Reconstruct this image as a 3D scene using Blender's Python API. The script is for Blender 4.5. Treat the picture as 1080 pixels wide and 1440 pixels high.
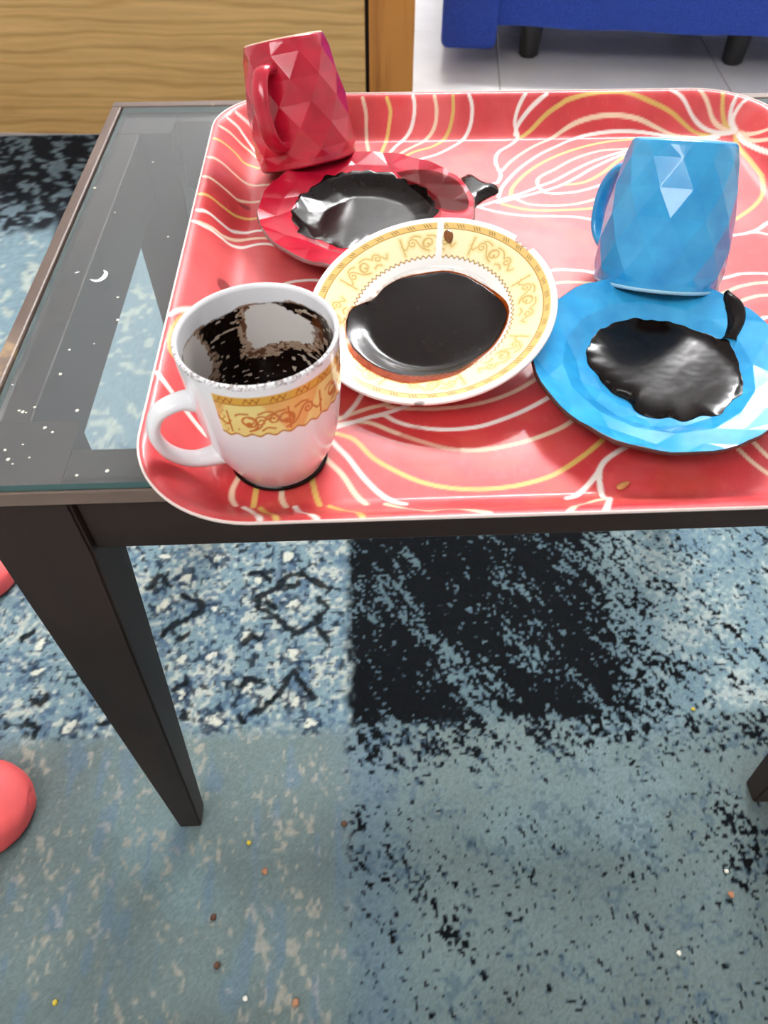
import bpy, bmesh, math, random
import numpy as np
from mathutils import Matrix, Vector
from mathutils.bvhtree import BVHTree

scene = bpy.context.scene
for o in list(bpy.data.objects):
    bpy.data.objects.remove(o, do_unlink=True)
COL = scene.collection
random.seed(7)
RNG = np.random.default_rng(11)

# ------------------------------------------------------------------ camera
CAM_Z = 0.75                      # table top stands at z = 0.50, rug surface at z = 0
F_PX, PITCH, ROLL, YAW = 1042.5, math.radians(50.361), math.radians(0.296), math.radians(2.668)
fwd = Vector((math.sin(YAW) * math.cos(PITCH), math.cos(YAW) * math.cos(PITCH), -math.sin(PITCH)))
right = Vector((math.cos(YAW), -math.sin(YAW), 0.0))
up = right.cross(fwd)
right2 = math.cos(ROLL) * right + math.sin(ROLL) * up
up2 = -math.sin(ROLL) * right + math.cos(ROLL) * up
cam_data = bpy.data.cameras.new('camera')
cam_data.sensor_fit = 'VERTICAL'
cam_data.sensor_height = 36.0
cam_data.lens = 36.0 * F_PX / 1440.0
cam_data.clip_start = 0.02
cam_data.dof.use_dof = True
cam_data.dof.focus_distance = 0.42
cam_data.dof.aperture_fstop = 16.0
cam = bpy.data.objects.new('camera', cam_data)
m = Matrix((right2, up2, -fwd)).transposed().to_4x4()
m.translation = Vector((0, 0, CAM_Z))
cam.matrix_world = m
COL.objects.link(cam)
scene.camera = cam

# ------------------------------------------------------------------ world and lamps
world = bpy.data.worlds.new('room_light')
scene.world = world
world.use_nodes = True
bg = world.node_tree.nodes['Background']
bg.inputs[0].default_value = (1.0, 0.985, 0.96, 1)
bg.inputs[1].default_value = 0.3

def area_light(name, loc, size_x, size_y, power, color, target):
    d = bpy.data.lights.new(name, 'AREA')
    d.shape = 'RECTANGLE'; d.size = size_x; d.size_y = size_y; d.energy = power; d.color = color
    o = bpy.data.objects.new(name, d); COL.objects.link(o)
    o.location = loc
    o.rotation_euler = (Vector(target) - Vector(loc)).to_track_quat('-Z', 'Y').to_euler()
    return o
# a long fluorescent ceiling tube beyond the table, and an added fill panel behind the camera
# (a bare tube shines both down into the room and up onto wall and ceiling)
area_light('tube_and_fill_light', (0.75, 2.55, 2.52), 1.3, 0.06, 66.0, (1.0, 0.99, 0.985), (0.5, 1.7, 0.2))
area_light('tube_and_fill_light', (0.75, 2.57, 2.53), 1.3, 0.06, 125.0, (1.0, 0.99, 0.985), (0.75, 2.9, 3.2))
area_light('tube_and_fill_light', (-0.9, -0.9, 2.6), 1.8, 1.0, 46.0, (1.0, 0.99, 0.985), (0.1, 0.6, 0.3))  # added fill, not a tube of the room; brightens the near faces

vs = scene.view_settings
vs.view_transform = 'Standard'; vs.look = 'None'; vs.exposure = 0.12; vs.gamma = 1.0
vs.use_curve_mapping = False

# ------------------------------------------------------------------ helpers
def lin(c):
    c = np.asarray(c, float) / 255.0
    return np.where(c <= 0.04045, c / 12.92, ((c + 0.055) / 1.055) ** 2.4)
def L4(c):
    return tuple(lin(c)) + (1.0,)

def new_mat(name, color=(200, 200, 200), rough=0.5, spec=0.5, coat=0.0):
    mt = bpy.data.materials.new(name); mt.use_nodes = True
    b = mt.node_tree.nodes['Principled BSDF']
    b.inputs['Base Color'].default_value = L4(color)
    b.inputs['Roughness'].default_value = rough
    b.inputs['Specular IOR Level'].default_value = spec
    b.inputs['Coat Weight'].default_value = coat
    b.inputs['Coat Roughness'].default_value = 0.08
    return mt
def nd(mt, t, **kw):
    n = mt.node_tree.nodes.new(t)
    for k, v in kw.items():
        setattr(n, k, v)
    return n
def lk(mt, a, b):
    mt.node_tree.links.new(a, b)
def ramp(mt, fac, stops):
    r = nd(mt, 'ShaderNodeValToRGB')
    el = r.color_ramp.elements
    while len(el) < len(stops):
        el.new(0.5)
    for e, (p, c) in zip(el, stops):
        e.position = p; e.color = L4(c)
    lk(mt, fac, r.inputs[0])
    return r
def bump(mt, height, strength, dist):
    b = nd(mt, 'ShaderNodeBump')
    b.inputs['Strength'].default_value = strength; b.inputs['Distance'].default_value = dist
    lk(mt, height, b.inputs['Height'])
    lk(mt, b.outputs[0], mt.node_tree.nodes['Principled BSDF'].inputs['Normal'])
def noise_tex(mt, scale, detail=3.0, rough=0.55, stretch=(1, 1, 1), dist=0.0, rot=(0, 0, 0)):
    tc = nd(mt, 'ShaderNodeTexCoord'); mp = nd(mt, 'ShaderNodeMapping')
    mp.inputs['Scale'].default_value = stretch; mp.inputs['Rotation'].default_value = rot
    n = nd(mt, 'ShaderNodeTexNoise')
    n.inputs['Scale'].default_value = scale; n.inputs['Detail'].default_value = detail
    n.inputs['Roughness'].default_value = rough; n.inputs['Distortion'].default_value = dist
    lk(mt, tc.outputs['Object'], mp.inputs[0]); lk(mt, mp.outputs[0], n.inputs['Vector'])
    return n
def mixc(mt, fac, a, b, mode='MIX'):
    n = nd(mt, 'ShaderNodeMix', data_type='RGBA', blend_type=mode)
    for s, v in ((0, fac), (6, a), (7, b)):
        if hasattr(v, 'is_linked') or hasattr(v, 'links'):
            lk(mt, v, n.inputs[s])
        else:
            n.inputs[s].default_value = v
    return n.outputs[2]
def base_in(mt):
    return mt.node_tree.nodes['Principled BSDF'].inputs['Base Color']
def attr_mat(name, rough=0.3, spec=0.5, coat=0.0, mottle=None):
    """a material that takes the printed or woven colours stored on the vertices"""
    mt = new_mat(name, rough=rough, spec=spec, coat=coat)
    a = nd(mt, 'ShaderNodeAttribute'); a.attribute_name = 'Col'
    if mottle:
        n = noise_tex(mt, mottle[0], 4.0, 0.6)
        r = ramp(mt, n.outputs[0], [(0.3, (mottle[1],) * 3), (0.7, (255, 255, 255))])
        lk(mt, mixc(mt, 1.0, a.outputs['Color'], r.outputs[0], 'MULTIPLY'), base_in(mt))
    else:
        lk(mt, a.outputs['Color'], base_in(mt))
    return mt

def link(name, me, mat=None, parent=None, smooth=True):
    o = bpy.data.objects.new(name, me); COL.objects.link(o)
    if mat:
        me.materials.append(mat)
    if smooth:
        me.polygons.foreach_set('use_smooth', np.ones(len(me.polygons), dtype=bool))
    if parent:
        o.parent = parent
    return o
def mesh_np(name, V, Fq, col=None):
    """fast mesh from numpy verts (n,3) and quads or triangles (m,k)"""
    me = bpy.data.meshes.new(name)
    V = np.ascontiguousarray(V, dtype=np.float32); Fq = np.ascontiguousarray(Fq, dtype=np.int32)
    n, k = Fq.shape
    me.vertices.add(len(V)); me.vertices.foreach_set('co', V.ravel())
    me.loops.add(n * k); me.loops.foreach_set('vertex_index', Fq.ravel())
    me.polygons.add(n); me.polygons.foreach_set('loop_start', np.arange(n, dtype=np.int32) * k)
    me.update(calc_edges=True)
    if col is not None:
        at = me.color_attributes.new('Col', 'FLOAT_COLOR', 'POINT')
        c = np.ones((len(V), 4), dtype=np.float32); c[:, :3] = col
        at.data.foreach_set('color', c.ravel())
    me.validate()
    return me
def mesh_py(name, verts, faces):
    me = bpy.data.meshes.new(name); me.from_pydata([tuple(v) for v in verts], [], faces); me.update(); return me
def mesh_bm(name, bm):
    bmesh.ops.recalc_face_normals(bm, faces=bm.faces)
    me = bpy.data.meshes.new(name); bm.to_mesh(me); bm.free(); return me
def box_bm(x0, x1, y0, y1, z0, z1, bevel=0.0, seg=2, bm=None):
    own = bmesh.new()
    bmesh.ops.create_cube(own, size=1.0)
    for v in own.verts:
        v.co = Vector(((x0 + x1) / 2 + v.co.x * (x1 - x0), (y0 + y1) / 2 + v.co.y * (y1 - y0), (z0 + z1) / 2 + v.co.z * (z1 - z0)))
    if bevel:
        bmesh.ops.bevel(own, geom=own.edges[:], offset=bevel, segments=seg, affect='EDGES', profile=0.5)
    return own
def box(name, x0, x1, y0, y1, z0, z1, mat, parent=None, bevel=0.002, seg=2, smooth=False):
    return link(name, mesh_bm(name, box_bm(x0, x1, y0, y1, z0, z1, bevel, seg)), mat, parent, smooth)
def empty(name, loc=(0, 0, 0)):
    o = bpy.data.objects.new(name, None); o.empty_display_size = 0.02; COL.objects.link(o); o.location = loc; return o
def tag(o, label, cat, group=None, kind=None):
    o['label'] = label
    if cat:
        o['category'] = cat
    if group:
        o['group'] = group
    if kind:
        o['kind'] = kind
    return o
def grid_faces(nu, nv, wrap_u=False):
    """quads of a grid whose vertex index is i * nv + j"""
    iu = np.arange(nu if wrap_u else nu - 1); jv = np.arange(nv - 1)
    I, J = np.meshgrid(iu, jv, indexing='ij'); I2 = (I + 1) % nu
    return np.stack([I * nv + J, I2 * nv + J, I2 * nv + J + 1, I * nv + J + 1], -1).reshape(-1, 4)
def frame_matrix(C, n):
    n = Vector(n).normalized()
    a = Vector((0, 1, 0)).cross(n).normalized(); b = n.cross(a)
    mm = Matrix((a, b, n)).transposed().to_4x4(); mm.translation = Vector(C); return mm
_tab = RNG.random((256, 256))
def vnoise(x, y, sc, seed=0):
    x = x / sc + seed * 37.13; y = y / sc + seed * 17.7
    xi = np.floor(x).astype(int); yi = np.floor(y).astype(int); fx = x - xi; fy = y - yi
    fx = fx * fx * (3 - 2 * fx); fy = fy * fy * (3 - 2 * fy)
    g = lambda a, b: _tab[a % 256, b % 256]
    return (g(xi, yi) * (1 - fx) + g(xi + 1, yi) * fx) * (1 - fy) + (g(xi, yi + 1) * (1 - fx) + g(xi + 1, yi + 1) * fx) * fy
def fbm(x, y, sc, seed=0, octv=3):
    s = 0; a = 1; t = 0
    for k in range(octv):
        s = s + a * vnoise(x, y, sc / 2 ** k, seed + k * 5); t += a; a *= 0.55
    return s / t
def sstep(x, a, b):
    t = np.clip((x - a) / (b - a), 0, 1); return t * t * (3 - 2 * t)
def blend(col, c, w):
    w = np.clip(w, 0, 1)[:, None]; col[:] = col * (1 - w) + lin(c) * w
def catmull(P, n=8):
    P = np.asarray(P, float)
    Q = np.vstack([2 * P[0] - P[1], P, 2 * P[-1] - P[-2]]); out = []
    for i in range(1, len(Q) - 2):
        p0, p1, p2, p3 = Q[i - 1], Q[i], Q[i + 1], Q[i + 2]
        for t in np.linspace(0, 1, n, endpoint=False):
            out.append(0.5 * (2 * p1 + (p2 - p0) * t + (2 * p0 - 5 * p1 + 4 * p2 - p3) * t * t + (3 * p1 - p0 - 3 * p2 + p3) * t ** 3))
    out.append(P[-1]); return np.array(out)
def stroke_dist(x, y, P, reach):
    """distance of every point to a polyline (only exact within reach)"""
    D = np.full(x.shape, 1e3)
    P = np.asarray(P, float)
    sel = np.where((x > P[:, 0].min() - reach) & (x < P[:, 0].max() + reach) & (y > P[:, 1].min() - reach) & (y < P[:, 1].max() + reach))[0]
    if len(sel) == 0:
        return D
    xs, ys = x[sel], y[sel]; d2 = np.full(len(sel), 1e6)
    for (ax, ay), (bx, by) in zip(P[:-1], P[1:]):
        dx, dy = bx - ax, by - ay; l2 = dx * dx + dy * dy + 1e-16
        t = np.clip(((xs - ax) * dx + (ys - ay) * dy) / l2, 0, 1)
        d2 = np.minimum(d2, (xs - ax - t * dx) ** 2 + (ys - ay - t * dy) ** 2)
    D[sel] = np.sqrt(d2); return D

# ------------------------------------------------------------------ materials
def wood_mat(name, light, dark, scale, stretch, rough=0.4, rot=(0, 0, 0), bumpk=0.1):
    mt = new_mat(name, light, rough)
    n = noise_tex(mt, scale, 5.0, 0.6, stretch, 0.6, rot)
    mid = tuple((a + b) / 2 for a, b in zip(light, dark))
    r = ramp(mt, n.outputs[0], [(0.32, dark), (0.45, mid), (0.56, light), (0.72, light)])
    lk(mt, r.outputs[0], base_in(mt)); bump(mt, n.outputs[0], bumpk, 0.001)
    return mt
M = {}
M['dark_wood'] = wood_mat('dark_stained_wood', (46, 31, 25), (28, 19, 16), 14, (1, 1, 0.12), 0.5)
M['dark_wood_x'] = wood_mat('dark_stained_wood_rail', (46, 31, 25), (28, 19, 16), 14, (0.12, 1, 1), 0.5)
for k_ in ('dark_wood', 'dark_wood_x'): M[k_].node_tree.nodes['Principled BSDF'].inputs['Specular IOR Level'].default_value = 0.3
def worn_mat():
    mt = wood_mat('worn_edge_wood', (116, 98, 86), (78, 62, 54), 16, (0.2, 0.2, 1), 0.45)
    src = base_in(mt).links[0].from_socket
    n = noise_tex(mt, 60, 4, 0.65, (0.35, 0.35, 1.6))
    r = ramp(mt, n.outputs[0], [(0.60, (0, 0, 0)), (0.70, (255, 255, 255))])
    lk(mt, mixc(mt, r.outputs[0], src, L4((176, 146, 108))), base_in(mt))
    return mt
M['worn'] = worn_mat()
def oak_mat():
    mt = new_mat('light_oak_veneer', (196, 154, 92), 0.42)
    tc = nd(mt, 'ShaderNodeTexCoord'); mp = nd(mt, 'ShaderNodeMapping')
    mp.inputs['Scale'].default_value = (0.55, 1.0, 3.4)
    wv = nd(mt, 'ShaderNodeTexWave', wave_type='BANDS', bands_direction='Z')
    wv.inputs['Scale'].default_value = 3.2; wv.inputs['Distortion'].default_value = 8.0
    wv.inputs['Detail'].default_value = 3.0; wv.inputs['Detail Scale'].default_value = 1.3; wv.inputs['Detail Roughness'].default_value = 0.5
    lk(mt, tc.outputs['Object'], mp.inputs[0]); lk(mt, mp.outputs[0], wv.inputs['Vector'])
    n = noise_tex(mt, 5, 6, 0.65, (0.6, 1, 9))
    a = ramp(mt, wv.outputs['Fac'], [(0.0, (214, 166, 98)), (0.18, (226, 180, 112)), (0.6, (236, 192, 124)), (1.0, (230, 184, 116))])
    b = ramp(mt, n.outputs[0], [(0.3, (226, 220, 212)), (0.65, (255, 255, 255))])
    lk(mt, mixc(mt, 1.0, a.outputs[0], b.outputs[0], 'MULTIPLY'), base_in(mt))
    return mt
M['oak'] = oak_mat()
M['pine'] = wood_mat('orange_pine', (206, 136, 58), (166, 100, 38), 9, (3, 1, 0.3), 0.35)
M['shadow_gap'] = new_mat('dark_gap_shade', (40, 34, 30), 0.7)
def fabric_mat(name, c, c2):
    mt = new_mat(name, c, 0.9, 0.2)
    n = noise_tex(mt, 320, 2, 0.6)
    r = ramp(mt, n.outputs[0], [(0.3, c2), (0.7, c)])
    lk(mt, r.outputs[0], base_in(mt)); bump(mt, n.outputs[0], 0.4, 0.002)
    return mt
M['blue_fabric'] = fabric_mat('blue_sofa_fabric', (48, 74, 160), (32, 52, 126))
M['black_plastic'] = new_mat('black_plastic_foot', (26, 24, 26), 0.45)
def tile_mat():
    mt = new_mat('white_tile', (228, 226, 222), 0.22)
    n = noise_tex(mt, 6, 4, 0.6)
    r = ramp(mt, n.outputs[0], [(0.3, (232, 229, 225)), (0.7, (244, 241, 237))])
    lk(mt, r.outputs[0], base_in(mt)); return mt
M['tile'] = tile_mat()
M['grout'] = new_mat('grey_grout', (168, 164, 158), 0.85)
def glass_mat(name, tint):
    mt = bpy.data.materials.new(name); mt.use_nodes = True
    nt = mt.node_tree; nt.nodes.clear()
    out = nt.nodes.new('ShaderNodeOutputMaterial'); mix = nt.nodes.new('ShaderNodeMixShader')
    tr = nt.nodes.new('ShaderNodeBsdfTransparent'); gl = nt.nodes.new('ShaderNodeBsdfGlossy'); fr = nt.nodes.new('ShaderNodeFresnel')
    tr.inputs[0].default_value = tint; gl.inputs['Roughness'].default_value = 0.03; geo = nt.nodes.new('ShaderNodeNewGeometry'); mr = nt.nodes.new('ShaderNodeMapRange')
    mr.inputs['To Min'].default_value = 1.5; mr.inputs['To Max'].default_value = 1 / 1.5
    nt.links.new(geo.outputs['Backfacing'], mr.inputs['Value']); nt.links.new(mr.outputs[0], fr.inputs[0])
    nt.links.new(fr.outputs[0], mix.inputs[0]); nt.links.new(tr.outputs[0], mix.inputs[1]); nt.links.new(gl.outputs[0], mix.inputs[2])
    # a little dust on the pane, also painting a veil of reflected light
    du = nt.nodes.new('ShaderNodeBsdfDiffuse'); du.inputs[0].default_value = (.75, .76, .76, 1); m2 = nt.nodes.new('ShaderNodeMixShader'); m2.inputs[0].default_value = .05
    nt.links.new(mix.outputs[0], m2.inputs[1]); nt.links.new(du.outputs[0], m2.inputs[2]); nt.links.new(m2.outputs[0], out.inputs[0]); return mt
M['glass'] = glass_mat('clear_table_glass', (0.95, 0.975, 0.97, 1))
M['glass_edge'] = new_mat('green_glass_edge', (74, 106, 104), 0.2)
M['tray'] = attr_mat('printed_red_laminate', 0.45, 0.28, 0.22, (22, 226))
M['tray_edge'] = new_mat('worn_white_tray_edge', (236, 214, 206), 0.45)
M['tray_under'] = new_mat('dark_tray_underside', (60, 34, 30), 0.6)
M['porcelain'] = attr_mat('printed_white_porcelain', 0.12, 0.5, 0.3)
M['white_glaze'] = new_mat('white_porcelain', (236, 236, 238), 0.12, 0.5, 0.3)
def glaze(name, c, c2):
    mt = new_mat(name, c, 0.2, 0.5, 0.3)
    n = noise_tex(mt, 55, 3, 0.5)
    r = ramp(mt, n.outputs[0], [(0.32, c2), (0.68, c)])
    lk(mt, r.outputs[0], base_in(mt)); return mt
M['red_glaze'] = glaze('red_glaze', (196, 24, 52), (166, 14, 40))
M['blue_glaze'] = glaze('blue_glaze', (62, 172, 224), (40, 148, 208))
M['brown_under'] = new_mat('dark_brown_glaze', (70, 44, 38), 0.22, 0.5, 0.3)
M['grey_under'] = new_mat('grey_brown_glaze', (128, 96, 92), 0.25, 0.5, 0.3)
M['raw_clay'] = new_mat('unglazed_cream_clay', (232, 196, 172), 0.7)
M['pale_blue_foot'] = new_mat('pale_blue_worn_glaze', (168, 214, 232), 0.3)
def coffee_mat():
    mt = new_mat('black_coffee', (20, 13, 10), 0.17, 0.20)
    n = noise_tex(mt, 260, 3, 0.6)
    r = ramp(mt, n.outputs[0], [(0.35, (12, 8, 7)), (0.75, (30, 20, 15))])
    lk(mt, r.outputs[0], base_in(mt))
    n2 = noise_tex(mt, 70, 2, 0.5); bump(mt, n2.outputs[0], 0.10, 0.002)
    return mt
M['coffee'] = coffee_mat()
M['grounds'] = new_mat('wet_coffee_grounds', (20, 12, 9), 0.35)
def film_mat(name, tint, rough=0.1):
    mt = bpy.data.materials.new(name); mt.use_nodes = True
    nt = mt.node_tree; nt.nodes.clear()
    out = nt.nodes.new('ShaderNodeOutputMaterial'); mix = nt.nodes.new('ShaderNodeMixShader')
    tr = nt.nodes.new('ShaderNodeBsdfTransparent'); gl = nt.nodes.new('ShaderNodeBsdfGlossy'); fr = nt.nodes.new('ShaderNodeFresnel')
    tr.inputs[0].default_value = tint; gl.inputs['Roughness'].default_value = rough; fr.inputs[0].default_value = 1.09
    nt.links.new(fr.outputs[0], mix.inputs[0]); nt.links.new(tr.outputs[0], mix.inputs[1]); nt.links.new(gl.outputs[0], mix.inputs[2])
    nt.links.new(mix.outputs[0], out.inputs[0]); return mt
M['amber_film'] = film_mat('thin_amber_coffee', (0.52, 0.20, 0.05, 1))
M['dark_film'] = film_mat('thin_dark_coffee', (0.42, 0.30, 0.28, 1), 0.22)
M['drop'] = new_mat('brown_coffee_drop', (120, 66, 14), 0.06, 0.6)
M['coral'] = new_mat('coral_rubber', (236, 92, 92), 0.55)
M['coral_sole'] = new_mat('dark_rubber_sole', (70, 40, 42), 0.7)
M['rug'] = attr_mat('woven_rug', 0.95, 0.1)
_n = noise_tex(M['rug'], 520, 2, 0.6); bump(M['rug'], _n.outputs[0], 0.5, 0.002)
M['rug_edge'] = new_mat('dark_rug_backing', (60, 66, 74), 0.95)

# ------------------------------------------------------------------ print and spill outlines (tenths of a millimetre, rug in millimetres)
TRAY_LINES=[('W',[(-809,5631),(-745,5627),(-685,5608)]),
('W',[(-861,5537),(-804,5539),(-750,5504),(-714,5478),(-642,5404)]),
('P',[(-901,5397),(-844,5426),(-774,5418),(-711,5412),(-617,5316)]),
('G',[(-918,5189),(-862,5227),(-796,5235),(-752,5209),(-681,5231),(-544,5186)]),
('P',[(-926,4912),(-861,4960),(-789,4963),(-722,4964),(-654,4975),(-539,4991),(-365,5025)]),
('P',[(-933,4648),(-869,4681),(-808,4690),(-749,4691),(-697,4732),(-607,4761),(-452,4784)]),
('G',[(-933,4422),(-876,4466),(-821,4473),(-762,4487),(-703,4518),(-598,4551),(-445,4599)]),
('W',[(-921,4234),(-871,4287),(-813,4291),(-758,4296),(-711,4338),(-624,4386),(-566,4393),(-437,4422)]),
('P',[(-922,4103),(-879,4140),(-832,4173),(-786,4179),(-744,4213),(-669,4283),(-587,4301),(-502,4289),(-341,4234)]),
('W',[(-930,4106),(-896,4108),(-850,4138),(-794,4147),(-754,4148),(-702,4173),(-625,4220),(-539,4233),(-436,4189),(-294,4103)]),
('W',[(-940,3192),(-902,3256),(-840,3354),(-771,3426),(-628,3425)]),
('G',[(-868,3274),(-902,3143),(-914,3040),(-905,2964),(-890,2914),(-837,2865)]),
('W',[(-934,2746),(-886,2689),(-827,2632),(-778,2582),(-719,2531)]),
('W',[(-434,3777),(-394,3805),(-328,3824),(-233,3828),(-121,3794)]),
('P',[(99,5839),(121,5757),(118,5671),(127,5455),(140,5214)]),
('G',[(277,5837),(301,5775),(282,5681),(225,5451),(180,5213)]),
('W',[(472,5848),(481,5784),(451,5690),(356,5572),(292,5449),(205,5212)]),
('P',[(630,5846),(644,5772),(621,5688),(519,5578),(385,5446),(258,5263)]),
('G',[(768,5845),(765,5761),(720,5655),(599,5518),(452,5432),(309,5283)]),
('W',[(889,5848),(909,5780),(886,5686),(780,5546),(635,5403),(511,5330),(331,5207)]),
('W',[(1309,5853),(1254,5783),(1227,5710),(1245,5631),(1184,5532),(1072,5410),(1029,5257),(1039,5077),(1004,4966),(960,4937),(890,4851)]),
('W',[(1468,5850),(1350,5782),(1270,5720),(1238,5682),(1225,5643)]),
('G',[(1260,5619),(1322,5656),(1457,5745),(1574,5797),(1643,5820),(1826,5851),(2045,5853),(2226,5808),(2390,5756),(2500,5697),(2599,5634),(2739,5577)]),
('P',[(1044,5108),(1163,5296),(1341,5492),(1511,5621),(1644,5692),(1794,5728),(1971,5740),(2154,5721),(2300,5674),(2445,5616),(2591,5596),(2739,5577),(2838,5538)]),
('W',[(979,4761),(1029,4905),(1168,5135),(1346,5345),(1495,5475),(1669,5603),(1868,5648),(2094,5655),(2296,5631),(2487,5590),(2737,5560)]),
('G',[(1065,4786),(1102,4902),(1233,5101),(1418,5287),(1635,5436),(1875,5542),(2109,5581),(2373,5584)]),
('P',[(1305,4807),(1272,4896),(1298,5016),(1431,5136),(1605,5291),(1817,5406),(2028,5433),(2293,5493)]),
('W',[(825,4635),(968,4714),(1156,4812),(1310,4915),(1399,4972),(1569,5121),(1741,5254),(2004,5400),(2296,5504),(2692,5584),(2838,5534)]),
('W',[(964,4685),(1148,4764),(1380,4873),(1543,4997),(1719,5158),(1974,5345),(2286,5470)]),
('G',[(1456,4910),(1601,4944),(1767,5082),(1963,5301),(2160,5394)]),
('W',[(1305,4807),(1366,4795),(1504,4809),(1655,4873),(1810,4967),(2003,5095)]),
('P',[(1102,4718),(1169,4659),(1297,4636),(1471,4648),(1677,4735),(1920,4873)]),
('G',[(990,4666),(1121,4596),(1248,4573),(1418,4576),(1602,4597),(1822,4683)]),
('W',[(825,4635),(947,4566),(1107,4515),(1309,4499),(1437,4485),(1549,4445),(1695,4361)]),
('W',[(2407,5867),(2495,5812),(2569,5727),(2656,5652),(2746,5590),(2838,5538)]),
('P',[(2621,5860),(2673,5776),(2708,5688),(2769,5605),(2838,5538)]),
('G',[(2777,5813),(2771,5714),(2783,5630),(2809,5573)]),
('W',[(2870,5757),(2827,5693),(2816,5621),(2836,5556)]),
('W',[(2946,5702),(2863,5666),(2828,5613),(2838,5538)]),
('P',[(2838,5534),(2893,5442),(2972,5343),(3035,5309)]),
('P',[(2850,5510),(2896,5355),(2947,5248),(3016,5141)]),
('W',[(2849,5500),(2873,5353),(2915,5128),(2984,4878)]),
('G',[(2835,5514),(2828,5396),(2832,5118),(2828,4915),(2768,4734),(2660,4586),(2497,4437),(2254,4238)]),
('W',[(2243,4205),(2425,4232),(2501,4254),(2580,4294),(2668,4369),(2834,4457)]),
('W',[(2501,4254),(2564,4252),(2614,4225),(2754,4119)]),
('W',[(1993,3701),(2212,3773),(2294,3799),(2450,3794),(2683,3733)]),
('P',[(1938,3527),(2133,3617),(2250,3676),(2417,3706),(2707,3688)]),
('P',[(1991,3437),(2173,3518),(2267,3562),(2369,3580),(2656,3569)]),
('W',[(2096,3276),(2258,3360),(2291,3372),(2625,3399)]),
('W',[(1007,3796),(1178,3879),(1309,3874),(1387,3856),(1512,3792)]),
('P',[(1024,3651),(1174,3746),(1329,3747),(1453,3721)]),
('P',[(-526,2350),(-550,2281),(-572,2209),(-569,2147),(-548,2099)]),
('W',[(-510,2087),(-462,2028),(-398,1841)]),
('G',[(-440,2084),(-385,1984),(-334,1842)]),
('G',[(-464,2239),(-469,2171),(-472,2096)]),
('P',[(-356,2234),(-353,2179),(-348,2133),(-330,2090)]),
('W',[(-290,2087),(-224,1917),(-176,1835)]),
('G',[(-230,2316),(-219,2250),(-202,2161),(-182,2093)]),
('G',[(-141,2084),(-75,2017),(2,1839)]),
('P',[(-186,2427),(-153,2371),(-85,2280),(-29,2162),(20,2093)]),
('W',[(-171,2569),(-120,2476),(-55,2381),(8,2263),(81,2158),(145,2103),(190,2083)]),
('P',[(106,2088),(185,2025),(255,1879),(354,1910),(429,1869),(501,1841)]),
('G',[(-171,2564),(-104,2542),(-23,2496),(60,2376),(164,2287),(272,2218),(393,2179),(522,2165),(648,2173),(754,2195),(879,2242),(1028,2347),(1154,2459),(1251,2562)]),
('P',[(-120,2596),(-83,2609),(-4,2621),(68,2603),(167,2541),(291,2474),(417,2422),(552,2408),(686,2430),(821,2472),(947,2530),(1027,2586),(1142,2693)]),
('W',[(69,2653),(122,2661),(181,2614),(278,2571),(410,2551),(551,2560),(659,2595),(794,2660),(932,2748),(1068,2855)]),
('P',[(142,2722),(207,2709),(361,2698),(520,2712),(681,2758),(834,2843),(981,2970)]),
('W',[(-120,2581),(-79,2599),(49,2649),(154,2685),(240,2728),(341,2803)]),
('P',[(-120,2631),(-72,2659),(50,2715),(146,2747),(272,2832)]),
('W',[(-69,2659),(-19,2738),(22,2826),(79,2949)]),
('W',[(1400,2473),(1260,2408),(1181,2360),(1119,2308),(1073,2238),(1008,2163),(948,2109),(902,2090)]),
('W',[(1089,2264),(1071,2186),(1065,2108),(1068,2086)]),
('P',[(1072,2079),(977,2027),(819,1835)]),
('W',[(1090,2078),(988,1882),(963,1833)]),
('P',[(1698,2545),(1765,2378),(1800,2290),(1849,2208),(1934,2096)]),
('P',[(1810,2565),(1854,2417),(1890,2313),(1971,2142)])]
WHITE_POOL=[(-440,22),(-405,114),(-291,195),(-217,274),(-105,322),(73,325),(190,278),(284,182),(349,77),(384,-32),(363,-132),(290,-250),(207,-314),(99,-393),(-25,-401),(-171,-380),(-291,-314),(-386,-211),(-438,-104)]
WHITE_FILM=[(-440,22),(-405,114),(-291,195),(-217,274),(-104,326),(74,331),(190,285),(285,189),(357,89),(396,-21),(371,-137),(294,-264),(210,-339),(95,-430),(-29,-458),(-174,-453),(-304,-372),(-404,-256),(-447,-125)]
BLUE_POOL=[(-306,156),(-257,253),(-166,333),(-56,375),(46,376),(141,354),(239,299),(309,243),(373,181),(408,142),(413,77),(410,-30),(388,-147),(353,-207),(273,-269),(221,-324),(153,-307),(63,-341),(-1,-304),(-91,-296),(-142,-233),(-156,-157),(-217,-108),(-269,-10),(-304,66)]
BLUE_DRIP=[(457,433),(465,392),(475,349),(472,288),(455,234),(420,174),(400,146)]
RED_POOL=[(-464,18),(-421,199),(-307,352),(-205,453),(-34,486),(137,463),(269,364),(379,255),(432,79),(403,-78),(268,-180),(27,-222),(-148,-277),(-289,-196),(-379,-232),(-436,-122)]
RED_FILM=[(205,440),(341,443),(471,377),(576,247),(618,102),(617,-49),(559,-81),(442,14),(359,200),(283,319)]
SPILL=[(753,5021),(813,5068),(883,4960),(948,4902),(995,4882),(980,4810),(899,4742),(827,4658),(784,4591),(717,4610),(701,4785)]
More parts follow.
